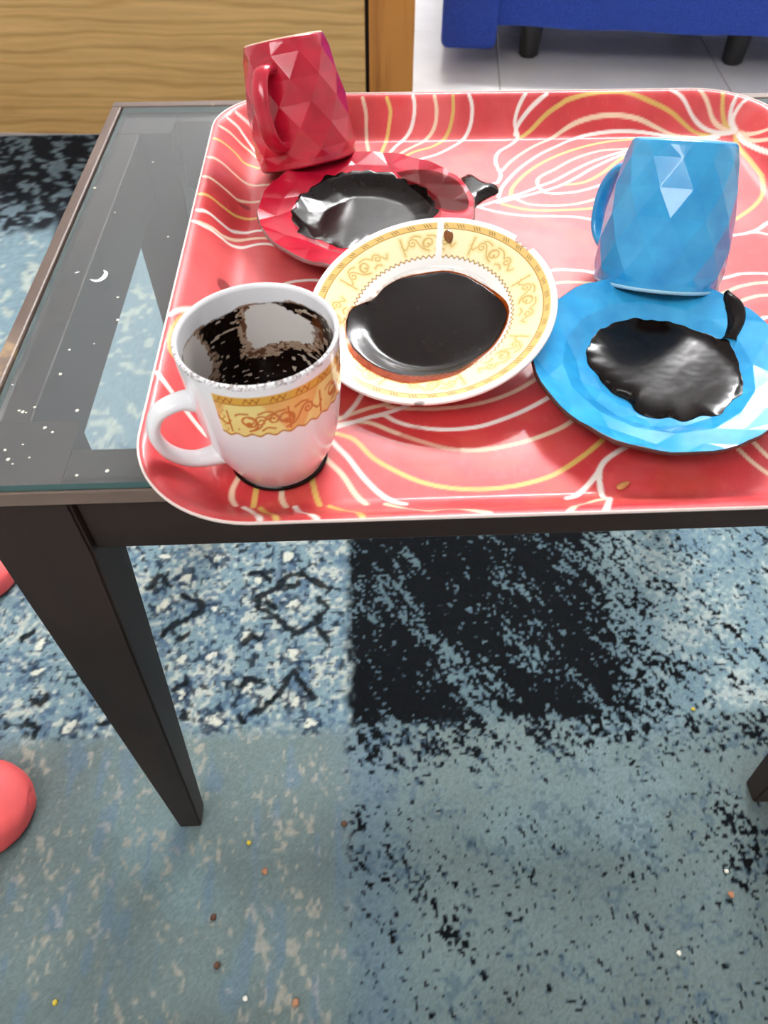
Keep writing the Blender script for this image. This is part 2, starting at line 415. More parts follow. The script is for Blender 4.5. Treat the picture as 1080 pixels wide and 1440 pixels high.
STROKES=[[(-128,480),(-128,494),(-104,510),(-94,524),(-73,526),(-58,512),(-41,503)],[(-126,476),(-109,469),(-91,451),(-81,443),(-68,450),(-54,461)],[(-55,491),(-44,476),(-58,465)],[(-140,528),(-126,526),(-115,519)],[(-100,364),(-88,381),(-81,395),(-72,380),(-58,362)],[(-100,364),(-112,353),(-124,348)],[(-136,344),(-133,339)],[(-261,512),(-249,533),(-234,513)],[(-218,500),(-192,487),(-198,475),(-220,462),(-234,443)],[(-117,486),(-109,479)],[(-90,509),(-86,507),(-80,513)],[(-137,433),(-131,441),(-120,437)],[(-54,449),(-47,437),(-44,433)],[(-217,440),(-205,448)],[(-142,376),(-130,389),(-117,382)],[(-212,379),(-200,384)],[(-198,345),(-196,351)]]
STROKES2=[[(-362,372),(-353,369),(-348,375)],[(-362,347),(-351,340),(-352,331)],[(-285,341),(-277,343)],[(-395,449),(-384,456)]]
ROSES=[(-167,340),(-137,439),(-131,377),(-129,519),(-247,559),(-243,483),(-86,484),(-83,416),(-175,416),(-218,525),(-202,373),(-180,552),(-95,553),(-62,333),(-78,360),(-316,339),(-365,405),(-371,441),(-162,339),(-207,413),(-177,481),(-237,491)]
CRUMBS=[(-1177,2139),(-1450,1512),(-1380,1133),(-692,835),(-1115,883),(-2721,920),(3281,1501),(3309,1700),(2666,1060),(3495,3309),(-1013,1880),(-266,2278)]
SPECKS=[(-1363,3728),(-1323,3511),(-1411,3304),(-1532,3255),(-1532,3056),(-1757,2983),(-1670,2786),(-1649,2774),(-1633,2771),(-1601,2808),(-1385,2775),(-1590,2549),(-1663,2515),(-1631,2452),(-1537,2462),(-1293,2339),(-1159,2360),(-1604,2424),(-1470,2627),(-1513,2658),(-1101,2306),(-1421,5388),(-1758,5020),(-1560,4689),(-1168,4374),(-2084,4325)]
SMEAR=([(-1560,3919),(-1519,3903),(-1488,3931),(-1481,3983),(-1500,4014)],[(-1667,3990),(-1641,4004)])

# ================================================================== the setting
ROOM = math.radians(-6.5)          # the room is turned a little against the table
floor = empty('floor', (0.392, 2.1, -0.008)); floor.rotation_euler = (0, 0, ROOM)
tag(floor, 'white ceramic tile floor beyond the blue rug', None, kind='structure')
link('grout_bed', mesh_bm('grout_bed', box_bm(-2.90, 2.90, -4.62, 1.17, -0.03, -0.0018)), M['grout'], floor, False)
TS = 0.58
tile_me = mesh_bm('tile', box_bm(0.002, TS - 0.002, 0.002, TS - 0.002, -0.010, 0.0, 0.0012, 1)); tile_me.materials.append(M['tile'])
for i in range(-5, 5):
    for j in range(-8, 2):
        t = bpy.data.objects.new('tile', tile_me); COL.objects.link(t); t.parent = floor; t.location = (i * TS, j * TS + TS / 2, 0)

# walls and ceiling of the room, all outside the picture; they bounce the lamps' light
def plaster(name, c):
    mt = new_mat(name, c, 0.85, 0.2); n = noise_tex(mt, 4, 4, 0.6)
    r = ramp(mt, n.outputs[0], [(0.3, tuple(q - 8 for q in c)), (0.7, c)]); lk(mt, r.outputs[0], base_in(mt)); return mt
M['wall'] = plaster('cream_wall_paint', (228, 228, 228)); M['ceiling'] = plaster('white_ceiling_paint', (242, 243, 244))
def shell(name, x0, x1, y0, y1, z0, z1, mat, label):
    o = box(name, x0, x1, y0, y1, z0, z1, mat, None, 0); o.location = floor.location; o.rotation_euler = floor.rotation_euler
    o['kind'] = 'structure'; o['label'] = label
shell('wall_back', -2.9, 2.9, 1.16, 1.26, -.02, 2.75, M['wall'], 'plain cream wall behind the blue sofa')
shell('wall_front', -2.9, 2.9, -4.7, -4.6, -.02, 2.75, M['wall'], 'plain cream wall behind the viewer')
shell('wall_left', -3.0, -2.9, -4.7, 1.26, -.02, 2.75, M['wall'], 'plain cream wall on the left side')
shell('wall_right', 2.9, 3.0, -4.7, 1.26, -.02, 2.75, M['wall'], 'plain cream wall on the right side')
shell('ceiling', -3.0, 3.0, -4.7, 1.26, 2.75, 2.85, M['ceiling'], 'plain white ceiling above the room')

# ------------------------------------------------------------------ rug
def build_rug():
    fx = np.arange(-0.46, 0.60, 0.0021); fy = np.arange(0.02, 0.72, 0.0021)
    gx = np.concatenate([np.arange(-1.45, -0.46, 0.006), fx, np.arange(0.604, 0.95, 0.008)])
    gy = np.concatenate([np.arange(-0.35, 0.02, 0.02), fy, np.arange(0.724, 1.76, 0.006)])
    X, Y = np.meshgrid(gx, gy, indexing='ij'); nx, ny = X.shape
    x = X.ravel(); y = Y.ravel(); n = len(x)
    col = np.tile(lin((114, 132, 134)), (n, 1))
    knot = RNG.random(n)
    wx = x + 0.004 * (vnoise(x, y, .02, 3) - .5); wy = y + 0.004 * (vnoise(x, y, .02, 4) - .5)
    # ground tone
    g1 = fbm(x, y, .16, 1); blend(col, (102, 116, 117), sstep(g1, .48, .75)); blend(col, (124, 148, 156), sstep(g1, .45, .22))
    # streak frame: along (0.55,-0.83)
    ca, sa = 0.55, -0.835
    u = x * ca + y * sa; v = -x * sa + y * ca
    st = 0.55 * vnoise(u, v, .022, 7) * 1.0 + 0.0
    st = 0.50 * vnoise(u / 5.0, v, .0040, 8) + 0.26 * vnoise(x, y, .0032, 9) + 0.24 * vnoise(u / 5, v, .012, 10)
    sp = 0.72 * vnoise(x, y, .0031, 12) + 0.28 * vnoise(x, y, .009, 13)
    left = sstep(x + .010 * (vnoise(x, y, .006, 2) - .5), -.014, -.030)
    up_ = sstep(y + .012 * (vnoise(x, y, .006, 6) - .5), .314, .338)
    # lower left: cream flecks
    fl = 0.5 * vnoise(x, y / 1.5, .0034, 15) + 0.34 * vnoise(u / 3.0, v, .0075, 16) + 0.16 * vnoise(x, y, .06, 18)
    lowl = left * (1 - up_)
    blend(col, (178, 174, 162), lowl * sstep(fl, .60, .76) * .62)
    blend(col, (92, 124, 158), lowl * sstep(vnoise(x, y / 3, .010, 17), .62, .9) * .35)
    # blue strip along the join
    blend(col, (92, 118, 138), np.exp(-((x - .0) / .030) ** 2) * (1 - up_) * .55)
    # right side: dark flecks in chains
    dens = np.full(n, .10)
    chain = vnoise(u / 4.0, v, .032, 20)
    dens = .025 + .24 * sstep(chain, .56, .82)
    edge = x - (.288 + .45 * np.maximum(0, .345 - y))           # diagonal end of the dark field
    blk = up_ * sstep(edge, .05, -.03)
    blk = np.maximum(blk, up_ * sstep(edge, .14, .0) * .45)
    fringe = sstep(y, .235, .33) * sstep(edge, .10, -.02)
    dens = np.maximum(dens, fringe * .46); dens = np.maximum(dens, blk * (.92 - .30 * sstep(vnoise(u / 3.5, v, .024, 22), .55, .85)))
    upr = up_ * sstep(edge, -.01, .10)
    # pale, creamy field on the right
    cr = .6 * fbm(x, y, .030, 25, 3) + .4 * vnoise(x, y, .0045, 27)
    blend(col, (132, 160, 172), upr * .8); blend(col, (180, 194, 194), upr * sstep(cr, .52, .66) * .85); blend(col, (106, 136, 158), upr * sstep(cr, .44, .30) * .7)
    dens = np.where(upr > .5, np.maximum(.18, dens * .6), dens)
    midr = (1 - left) * (sstep(y, .25, .31) - up_) ; dens = np.maximum(dens, midr * sstep(x, .2, .34) * .33)
    blend(col, (74, 100, 114), blk * .6 * (1 - left))
    nv = .5 * st + .5 * sp
    order = np.sort(nv[(x > -.02) & (y > 0) & (y < .7)])
    fine = .62 * vnoise(x, y, .0030, 46) + .38 * vnoise(u / 3, v, .0036, 47)
    lowr = (1 - up_) * sstep(y, .30, .22); nv = nv * (1 - lowr) + fine * lowr
    order = np.sort(nv[(x > -.02) & (y > 0) & (y < .7)])
    thr = order[np.clip(((1 - dens) * (len(order) - 1)).astype(int), 0, len(order) - 1)]
    m_r = (1 - left)
    blend(col, (62, 88, 112), m_r * sstep(nv, thr - .07, thr + .0) * .55)
    blend(col, (13, 16, 20), m_r * sstep(nv, thr - .025, thr + .03))
    blend(col, (74, 98, 118), m_r * (1 - up_) * sstep(vnoise(x, y, .0036, 28) * .6 + vnoise(x, y, .02, 29) * .4, .60, .74) * .55)
    # patterned panel under the table, left of the join
    pan = left * up_
    a1 = .5 * fbm(wx, wy, .020, 30, 2) + .5 * vnoise(x, y, .0048, 31); a2 = .5 * fbm(wx, wy, .016, 34, 2) + .5 * vnoise(x, y, .0044, 35); a3 = .45 * fbm(wx, wy, .012, 38, 2) + .55 * vnoise(x, y, .0042, 39)
    blend(col, (122, 150, 164), pan * .8); blend(col, (184, 192, 186), pan * sstep(a1, .48, .66) * .9); blend(col, (76, 102, 128), pan * sstep(a2, .53, .66) * .85)
    blend(col, (22, 30, 42), pan * sstep(a3, .62, .72) * .9)
    wob = .0030 * (vnoise(x, y, .0042, 41) - .5)
    for (cx, cy) in ROSES:
        cx, cy = cx / 1000, cy / 1000
        sel = np.where((abs(x - cx) < .03) & (abs(y - cy) < .03))[0]
        dx, dy = x[sel] - cx, y[sel] - cy; r = np.hypot(dx, dy) + wob[sel] * 3; th = np.arctan2(dy, dx)
        ring = sstep(r, .004, .006) * sstep(r, .0145 + .003 * np.cos(6 * th), .0115 + .003 * np.cos(6 * th))
        c = col[sel]; blend(c, (34, 50, 72), ring * .8 * sstep(vnoise(x[sel], y[sel], .006, 44), .25, .5)); blend(c, (205, 210, 200), sstep(r, .0062, .004)); col[sel] = c
    for P in STROKES + STROKES2:
        d = stroke_dist(wx, wy, np.array(P) / 1000, .015)
        blend(col, (16, 20, 26), sstep(d + wob * 1.6, .0052, .0026) * left * .95)
    # far field beyond the table: dark band, then pale
    farn = .5 * vnoise(u / 2.5, v, .018, 50) + .5 * vnoise(x, y, .011, 51)
    fz = sstep(y, .74, .78)
    blend(col, (124, 150, 164), fz); blend(col, (186, 196, 190), fz * sstep(farn, .62, .72) * .7)
    yy = y + .10 * (vnoise(x, y / 3, .02, 53) - .5)
    dk = sstep(yy, 1.30, 1.38)
    blend(col, (30, 34, 42), fz * dk * sstep(farn, .66, .52)); blend(col, (96, 118, 136), fz * dk * sstep(farn, .58, .72) * .9)
    col *= (.86 + .28 * knot)[:, None] * np.array([.90, .87, .82])
    z = .0006 * (knot - .5)
    V = np.stack([x, y, z], 1); F = grid_faces(nx, ny)
    o = link('rug', mesh_np('rug', V, F, col), M['rug'], None)
    skirt = mesh_bm('rug_backing', box_bm(gx[0], gx[-1], gy[0], gy[-1], -0.0072, -0.0012))
    link('backing', skirt, M['rug_edge'], o, False)
    tag(o, 'distressed blue and grey rug with black patches under the coffee table', 'rug')
build_rug()

# ------------------------------------------------------------------ coffee table
TX0, TX1, TY0, TY1, TZ = -0.1895, 0.4035, 0.2280, 0.6440, 0.500
def build_table():
    t = empty('coffee_table', ((TX0 + TX1) / 2, (TY0 + TY1) / 2, 0)); bx, by = t.location.x, t.location.y
    tag(t, 'dark brown wooden coffee table with glass top and tapered legs on blue rug', 'coffee table')
    ins = .0035
    lx, ly, foot = .048, .044, .021
    zt, za = TZ - .0046, TZ - .058
    for sx in (0, 1):
        for sy in (0, 1):
            ox = (TX0 + ins) if sx == 0 else (TX1 - ins); oy = (TY0 + ins) if sy == 0 else (TY1 - ins)
            dx = 1 if sx == 0 else -1; dy = 1 if sy == 0 else -1
            bm = bmesh.new(); rings = []
            for z, wx, wy in ((0, foot, foot), (za, lx, ly), (zt, lx, ly)):
                rings.append([bm.verts.new((ox + dx * a - bx, oy + dy * b - by, z)) for a, b in ((0, 0), (wx, 0), (wx, wy), (0, wy))])
            for r0, r1 in zip(rings[:-1], rings[1:]):
                for k in range(4):
                    bm.faces.new((r0[k], r0[(k + 1) % 4], r1[(k + 1) % 4], r1[k]))
            bm.faces.new(rings[0][::-1]); bm.faces.new(rings[-1])
            bmesh.ops.bevel(bm, geom=[e for e in bm.edges if abs(e.verts[0].co.z - e.verts[1].co.z) > .01 or e.verts[0].co.z < .01], offset=.0014, segments=2, affect='EDGES')
            link('leg', mesh_bm('leg', bm), M['dark_wood'], t, False)
    # aprons between the legs, set back a little
    rc = .0085
    def part(name, x0, x1, y0, y1, z0, z1, mat, bev=.001): return box(name, x0 - bx, x1 - bx, y0 - by, y1 - by, z0, z1, mat, t, bev)
    xa, xb = TX0 + ins + lx, TX1 - ins - lx; ya, yb = TY0 + ins + ly, TY1 - ins - ly
    part('apron', xa, xb, TY0 + rc, TY0 + rc + .019, za, zt, M['dark_wood_x'])
    part('apron', xa, xb, TY1 - rc - .019, TY1 - rc, za, zt, M['dark_wood_x'])
    part('apron', TX0 + rc, TX0 + rc + .019, ya, yb, za, zt, M['dark_wood'])
    part('apron', TX1 - rc - .019, TX1 - rc, ya, yb, za, zt, M['dark_wood'])
    # moulding that holds the glass: narrow lip on the two long and two short sides
    part('edge_moulding', TX0, TX1, TY0 - .0005, TY0 + .0012, TZ - .013, TZ - .0040, M['worn'], .0008)
    part('edge_moulding', TX0, TX1, TY1 - .010, TY1, TZ - .013, TZ + .0005, M['worn'], .0012)
    part('edge_moulding', TX0, TX0 + .008, TY0 + .0012, TY1 - .010, TZ - .013, TZ + .0005, M['worn'], .0012)
    part('edge_moulding', TX1 - .008, TX1, TY0 + .0012, TY1 - .010, TZ - .013, TZ + .0005, M['worn'], .0012)
    g = part('glass_pane', TX0 + .0098, TX1 - .0098, TY0 + .0010, TY1 - .0112, TZ - .0040, TZ, M['glass'], 0)
    g.data.materials.append(M['glass_edge'])
    for p in g.data.polygons:
        if abs(p.normal.z) < .5: p.material_index = 1
    # dried white smear on the glass
    for P, w in ((SMEAR[0], .0016), (SMEAR[1], .0008)):
        c = catmull(np.array(P) / 1e4, 6); T = np.gradient(c, axis=0); N = np.stack([-T[:, 1], T[:, 0]], 1); N /= np.linalg.norm(N, axis=1)[:, None]
        k = np.sin(np.linspace(0.25, np.pi - .2, len(c))) * w; vs_ = []; fs = []
        for q, nn, kk in zip(c, N, k):
            for s, zz in ((-1, 0.00003), (0, .00025), (1, .00003)): vs_.append((q[0] + nn[0] * kk * s - bx, q[1] + nn[1] * kk * s - by, TZ + zz))
        for i in range(len(c) - 1):
            for j in range(2): fs.append((i * 3 + j, i * 3 + j + 1, i * 3 + j + 4, i * 3 + j + 3))
        link('smear', mesh_py('smear', vs_, fs), M['white_glaze'], g)
    return t
build_table()

# ------------------------------------------------------------------ wooden cabinet behind
def build_cabinet():
    c = empty('wooden_cabinet', (0.040, 1.705, 0)); c.rotation_euler = (0, 0, math.radians(-4.0))
    tag(c, 'light oak cabinet with orange wood corner post standing behind the coffee table', 'cabinet')
    box('side_panel', -1.25, -.0045, 0, .022, .004, .62, M['oak'], c, .001)
    box('corner_post', .0035, .096, .004, .060, .0, .64, M['pine'], c, .002)
    box('gap_shade_board', -1.25, .0035, .024, .034, .004, .62, M['shadow_gap'], c, .0)  # dark sheet that stands in for the shade in the gap by the post
    box('top_board', -1.26, .10, -.008, .36, .64, .665, M['oak'], c, .002)
    box('end_panel', -1.25, -1.228, .036, .34, .004, .64, M['oak'], c, .001)
    box('corner_post', .04, .096, .29, .346, 0, .64, M['pine'], c, .002)
build_cabinet()

# ------------------------------------------------------------------ sofa
def build_sofa():
    s = empty('sofa', (0.238, 2.125, -0.008)); s.rotation_euler = (0, 0, math.radians(-7.5))
    tag(s, 'royal blue fabric sofa on short black feet standing on white tiles', 'sofa')
    def soft(name, x0, x1, y0, y1, z0, z1, r): return box(name, x0, x1, y0, y1, z0, z1, M['blue_fabric'], s, r, 4, True)
    soft('armrest', 0.0, .140, -.02, .80, .055, .60, .018)
    soft('armrest', 1.96, 2.10, -.02, .80, .055, .60, .018)
    # front rail with a gently sagging lower edge
    bm = box_bm(.140, 1.96, .01, .75, .104, .26, 0)
    bmesh.ops.subdivide_edges(bm, edges=[e for e in bm.edges if abs(e.verts[0].co.x - e.verts[1].co.x) > 1], cuts=40)
    for v in bm.verts:
        if v.co.z < .12: v.co.z -= .006 * math.sin((v.co.x - .14) / 1.82 * math.pi) + .002 * math.sin(v.co.x * 23)
    link('base', mesh_bm('base', bm), M['blue_fabric'], s, False)
    for x0 in (.142, 1.052): soft('seat_cushion', x0, x0 + .906, -.01, .60, .262, .42, .035)
    soft('backrest', .142, 1.958, .56, .80, .262, .82, .05)
    for fx_ in (.235, .775, 1.36, 1.88):
        for fy_ in (.125, .66):
            bm = bmesh.new(); bmesh.ops.create_cone(bm, cap_ends=True, segments=24, radius1=.026, radius2=.033, depth=.1, matrix=Matrix.Translation((fx_, fy_, .050)))
            bmesh.ops.bevel(bm, geom=[e for e in bm.edges if max(v.co.z for v in e.verts) < .01], offset=.006, segments=2, affect='EDGES')
            link('foot', mesh_bm('foot', bm), M['black_plastic'], s, False)
build_sofa()

# ------------------------------------------------------------------ tray
X0, X1, Y0, Y1, RC = -.0945, .3065, .183, .588, .052
ZF = CAM_Z - .2478
def tray_prof(d):
    d = np.clip(d, 0, .03); m_ = .023 / .021
    z = np.where(d < .006, m_ * d * d / .012, np.where(d < .018, m_ * .003 + m_ * (d - .006), m_ * .015 + m_ * ((d - .018) - (d - .018) ** 2 / .024)))
    return .023 - z
def build_tray():
    st = .0008
    nxs = int(round((X1 - X0 - 2 * RC) / st)); nys = int(round((Y1 - Y0 - 2 * RC) / st)); nc = 70; nd_ = 64
    ax0, ax1, ay0, ay1 = X0 + RC, X1 - RC, Y0 + RC, Y1 - RC
    px = np.linspace(ax0, ax1, nxs + 1); py = np.linspace(ay0, ay1, nys + 1)
    base = []; nor = []
    def side(ps, n):
        for p in ps: base.append(p); nor.append(n)
    def corner(c, a0):
        for k in range(1, nc):
            a = a0 + math.pi / 2 * k / nc; base.append(c); nor.append((math.cos(a), math.sin(a)))
    side([(q, ay0) for q in px], (0, -1)); corner((ax1, ay0), -math.pi / 2)
    side([(ax1, q) for q in py], (1, 0)); corner((ax1, ay1), 0)
    side([(q, ay1) for q in px[::-1]], (0, 1)); corner((ax0, ay1), math.pi / 2)
    side([(ax0, q) for q in py[::-1]], (-1, 0)); corner((ax0, ay0), math.pi)
    base = np.array(base); nor = np.array(nor); nb = len(base)
    ds = np.linspace(0, RC, nd_)
    P = base[:, None, :] + nor[:, None, :] * (RC - ds)[None, :, None]
    Z = np.broadcast_to(tray_prof(ds)[None, :], (nb, nd_))
    V1 = np.concatenate([P.reshape(-1, 2), Z.reshape(-1, 1)], 1); F1 = grid_faces(nb, nd_, True)
    gx, gy = np.meshgrid(px, py, indexing='ij')
    V2 = np.stack([gx.ravel(), gy.ravel(), np.zeros(gx.size)], 1); F2 = grid_faces(nxs + 1, nys + 1)
    V = np.vstack([V1, V2]); F = np.vstack([F1, F2 + len(V1)])
    x, y = V[:, 0].copy(), V[:, 1].copy()
    col = np.tile(lin((214, 66, 70)), (len(V), 1))
    nz = fbm(x, y, .05, 60, 4); blend(col, (228, 98, 98), sstep(nz, .45, .75)); blend(col, (208, 62, 64), sstep(nz, .5, .25))
    streak = vnoise(x * 3, y, .004, 66) * .6 + vnoise(x, y * 6, .02, 67) * .4; blend(col, (230, 98, 96), sstep(streak, .6, .9) * .35)
    blend(col, (216, 96, 74), sstep(fbm(x, y, .03, 70, 3), .62, .75) * .35)
    LC = {'W': (252, 244, 234), 'P': (246, 218, 186), 'G': (226, 190, 104)}
    for c, pts in sorted(TRAY_LINES, key=lambda q: 'GPW'.index(q[0])):
        cc = catmull(np.array(pts) / 1e4, 6)
        d = stroke_dist(x, y, cc, .006)
        blend(col, LC[c], sstep(d, .00165, .00085))
    V[:, 2] += ZF
    # a stain of spilled coffee by the front, and scuffs
    for cx, cy, rx, ry, c, k in ((.030, .243, .020, .014, (190, 44, 44), .5), (-.0745, .372, .003, .005, (120, 30, 34), .8), (-.0700, .466, .004, .003, (80, 26, 26), .6), (.088, .512, .003, .001, (70, 26, 26), .8)):
        d = np.hypot((x - cx) / rx, (y - cy) / ry) + .5 * (vnoise(x, y, .008, 75) - .5); blend(col, c, sstep(d, 1.0, .85) * k)
    o = link('serving_tray', mesh_np('serving_tray', V, F, col), M['tray'])
    tag(o, 'red square serving tray printed with white and gold leaf lines on glass table', 'tray')
    # pale rim bead and dark underside
    def loop_strip(name, prof, mat):
        vs_ = []; step = max(1, nb // 420); idx = list(range(0, nb, step)); n_ = len(idx)
        for k in idx:
            for (off, z) in prof:
                q = base[k] + nor[k] * (RC + off); vs_.append((q[0], q[1], ZF + z))
        return link(name, mesh_np(name, np.array(vs_), grid_faces(n_, len(prof), True)), mat, o)
    loop_strip('rim_edge', [(-.0001, .0231), (.0004, .0237), (.0008, .0235), (.0010, .0229), (.0008, .0221), (.0002, .0215), (-.0008, .0212)], M['tray_edge'])
    und = [(-d, float(tray_prof(np.array(d))) - .0020) for d in np.linspace(.0004, RC - .001, 24)]
    u_ = loop_strip('underside', und, M['tray_under'])
    pl = mesh_py('underside', [(ax0 - .002, ay0 - .002, ZF - .002), (ax1 + .002, ay0 - .002, ZF - .002), (ax1 + .002, ay1 + .002, ZF - .002), (ax0 - .002, ay1 + .002, ZF - .002)], [(3, 2, 1, 0)])
    link('base_sheet', pl, M['tray_under'], o, False)
build_tray()

# ------------------------------------------------------------------ sweeps and handles
def sweep(path, wid, thk, nseg=20, side=Vector((0, 1, 0))):
    """tube of elliptical section (wid along side) along a path in the plane normal to side"""
    path = [Vector(p) for p in path]; vs_ = []; n = len(path)
    for i, p in enumerate(path):
        t = (path[min(i + 1, n - 1)] - path[max(i - 1, 0)]).normalized(); nn = side.cross(t).normalized()
        w = wid[i] if hasattr(wid, '__len__') else wid; h = thk[i] if hasattr(thk, '__len__') else thk
        for k in range(nseg):
            a = 2 * math.pi * k / nseg; vs_.append(p + side * (w * math.cos(a)) + nn * (h * math.sin(a)))
    fs = [(i * nseg + k, i * nseg + (k + 1) % nseg, (i + 1) * nseg + (k + 1) % nseg, (i + 1) * nseg + k) for i in range(n - 1) for k in range(nseg)]
    fs += [tuple(range(nseg))[::-1], tuple((n - 1) * nseg + k for k in range(nseg))]
    bm = bmesh.new(); bv = [bm.verts.new(v) for v in vs_]
    for f_ in fs: bm.faces.new([bv[k] for k in f_])
    return mesh_bm('handle', bm)
def handle(parent, mat, az, pts, wid, thk):
    """pts: (outward radius, height) control points; az: direction in the cup's own frame"""
    c = catmull(np.array(pts), 8); me = sweep([(r, 0, z) for r, z in c], wid, thk)
    o = link('handle', me, mat, parent); o.rotation_euler = (0, 0, az); return o

# ------------------------------------------------------------------ faceted cups and saucers
def facet_bm(rows, N, cap_lo, cap_hi):
    """rows of N staggered vertices joined by flat triangles; cap rings are 4N smooth rings"""
    bm = bmesh.new(); R = []
    for i, (z, r) in enumerate(rows):
        off = .5 * (i % 2); R.append([bm.verts.new((r * math.cos(2 * math.pi * (k + off) / N), r * math.sin(2 * math.pi * (k + off) / N), z)) for k in range(N)])
    for i in range(len(R) - 1):
        a, b = R[i], R[i + 1]
        for k in range(N):
            k1 = (k + 1) % N
            if i % 2 == 0: bm.faces.new((a[k], a[k1], b[k])); bm.faces.new((a[k1], b[k1], b[k]))
            else: bm.faces.new((a[k], b[k1], b[k])); bm.faces.new((a[k], a[k1], b[k1]))
    def cap(row, par, rings, flip):
        prev = None
        for (z, r) in rings:
            ring = [bm.verts.new((r * math.cos(2 * math.pi * k / (4 * N)), r * math.sin(2 * math.pi * k / (4 * N)), z)) for k in range(4 * N)]
            if prev is None:
                for k in range(N):
                    c = 4 * k + (2 if par else 0)
                    for q in range(-2, 2):
                        f_ = (row[k], ring[(c + q) % (4 * N)], ring[(c + q + 1) % (4 * N)]); bm.faces.new(f_ if not flip else f_[::-1])
                    f_ = (row[k], ring[(c + 2) % (4 * N)], row[(k + 1) % N]); bm.faces.new(f_ if not flip else f_[::-1])
            else:
                for k in range(4 * N):
                    k1 = (k + 1) % (4 * N); f_ = (prev[k], ring[k], ring[k1], prev[k1]); bm.faces.new(f_ if not flip else f_[::-1])
            prev = ring
        return prev
    lo = cap(R[0], 0, cap_lo, False); hi = cap(R[-1], (len(R) - 1) % 2, cap_hi, True)
    return bm, lo, hi
def soften(o, w=.0005):
    b = o.modifiers.new('soft_edges', 'BEVEL'); b.width = w; b.segments = 2; b.limit_method = 'ANGLE'; b.angle_limit = math.radians(2.0); b.harden_normals = True

def faceted_cup(name, C, n, spin, N, nrow, hout, mat, foot_mat, rim_mat, handle_dir, label):
    """an upside-down cup: local z = 0 is the rim, the foot is up at z = 0.0705"""
    c = empty(name); c.matrix_world = frame_matrix(C, n)
    tag(c, label, 'cup')
    def rr(z): return float(np.interp(z, [0, .006, .018, .030, .042, .054, .064, .0705], [.0328, .0334, .0336, .0329, .0315, .0294, .0270, .0252]))
    rows = [(z, rr(z) + .0006) for z in np.linspace(.0085, .0625, nrow)]
    bm, lo, hi = facet_bm(rows, N, [(.0040, .0330), (.0012, .0329), (.0, .0320), (-.0002, .0312), (.0006, .0302), (.010, .0298), (.030, .0292), (.050, .0262), (.062, .0225), (.0655, .0180), (.0662, .008)],
                          [(.0682, .0262), (.0698, .0256), (.0703, .0248)])
    bm.faces.new(lo[::-1])
    bmesh.ops.rotate(bm, verts=bm.verts, cent=(0, 0, 0), matrix=Matrix.Rotation(spin, 3, 'Z'))
    o = link('body', mesh_bm('body', bm), mat, c, True); soften(o, .0007)
    # foot: raw ring and recessed disc
    bm = bmesh.new(); prev = None
    for (z, r) in ((.0700, .0249), (.0708, .0246), (.0710, .0236), (.0708, .0216), (.0694, .0206), (.0690, .0120)):
        ring = [bm.verts.new((r * math.cos(2 * math.pi * k / 64), r * math.sin(2 * math.pi * k / 64), z)) for k in range(64)]
        if prev:
            for k in range(64): bm.faces.new((prev[k], prev[(k + 1) % 64], ring[(k + 1) % 64], ring[k]))
        prev = ring
    bm.faces.new(prev)
    link('foot_ring', mesh_bm('foot_ring', bm), foot_mat, c)
    # worn pale rim line and a dark ring under the rim
    def ring_part(nm, prof_, mt_):
        vs_ = np.array([(r * math.cos(2 * math.pi * k / 96), r * math.sin(2 * math.pi * k / 96), z) for k in range(96) for r, z in prof_])
        return link(nm, mesh_np(nm, vs_, grid_faces(96, len(prof_), True)), mt_, c)
    ring_part('rim_line', [(.03302, .0016), (.03318, .0010), (.0328, .0001), (.0320, -.0004)], rim_mat)
    ring_part('under_rim_ring', [(.0322, -.0005), (.0314, -.0012), (.0303, -.0008), (.0297, .0010), (.0294, .0060)], M['coffee'])
    # handle direction given in world terms, turned into the cup's frame
    d = c.matrix_world.to_3x3().inverted() @ Vector(handle_dir)
    k = len(catmull(np.zeros((7, 2)), 8))
    w = np.interp(np.linspace(0, 1, k), [0, .15, .5, .85, 1], [.0066, .0056, .0052, .0056, .0068])
    t = np.interp(np.linspace(0, 1, k), [0, .15, .5, .85, 1], [.0046, .0032, .0028, .0032, .0046])
    handle(c, mat, math.atan2(d.y, d.x), [(.0310, .0135), (.0350 + hout * .35, .0150), (.0350 + hout * .85, .0220), (.0350 + hout, .0330), (.0345 + hout * .85, .0460), (.0330 + hout * .4, .0550), (.0265, .0560)], w, t)
    return c

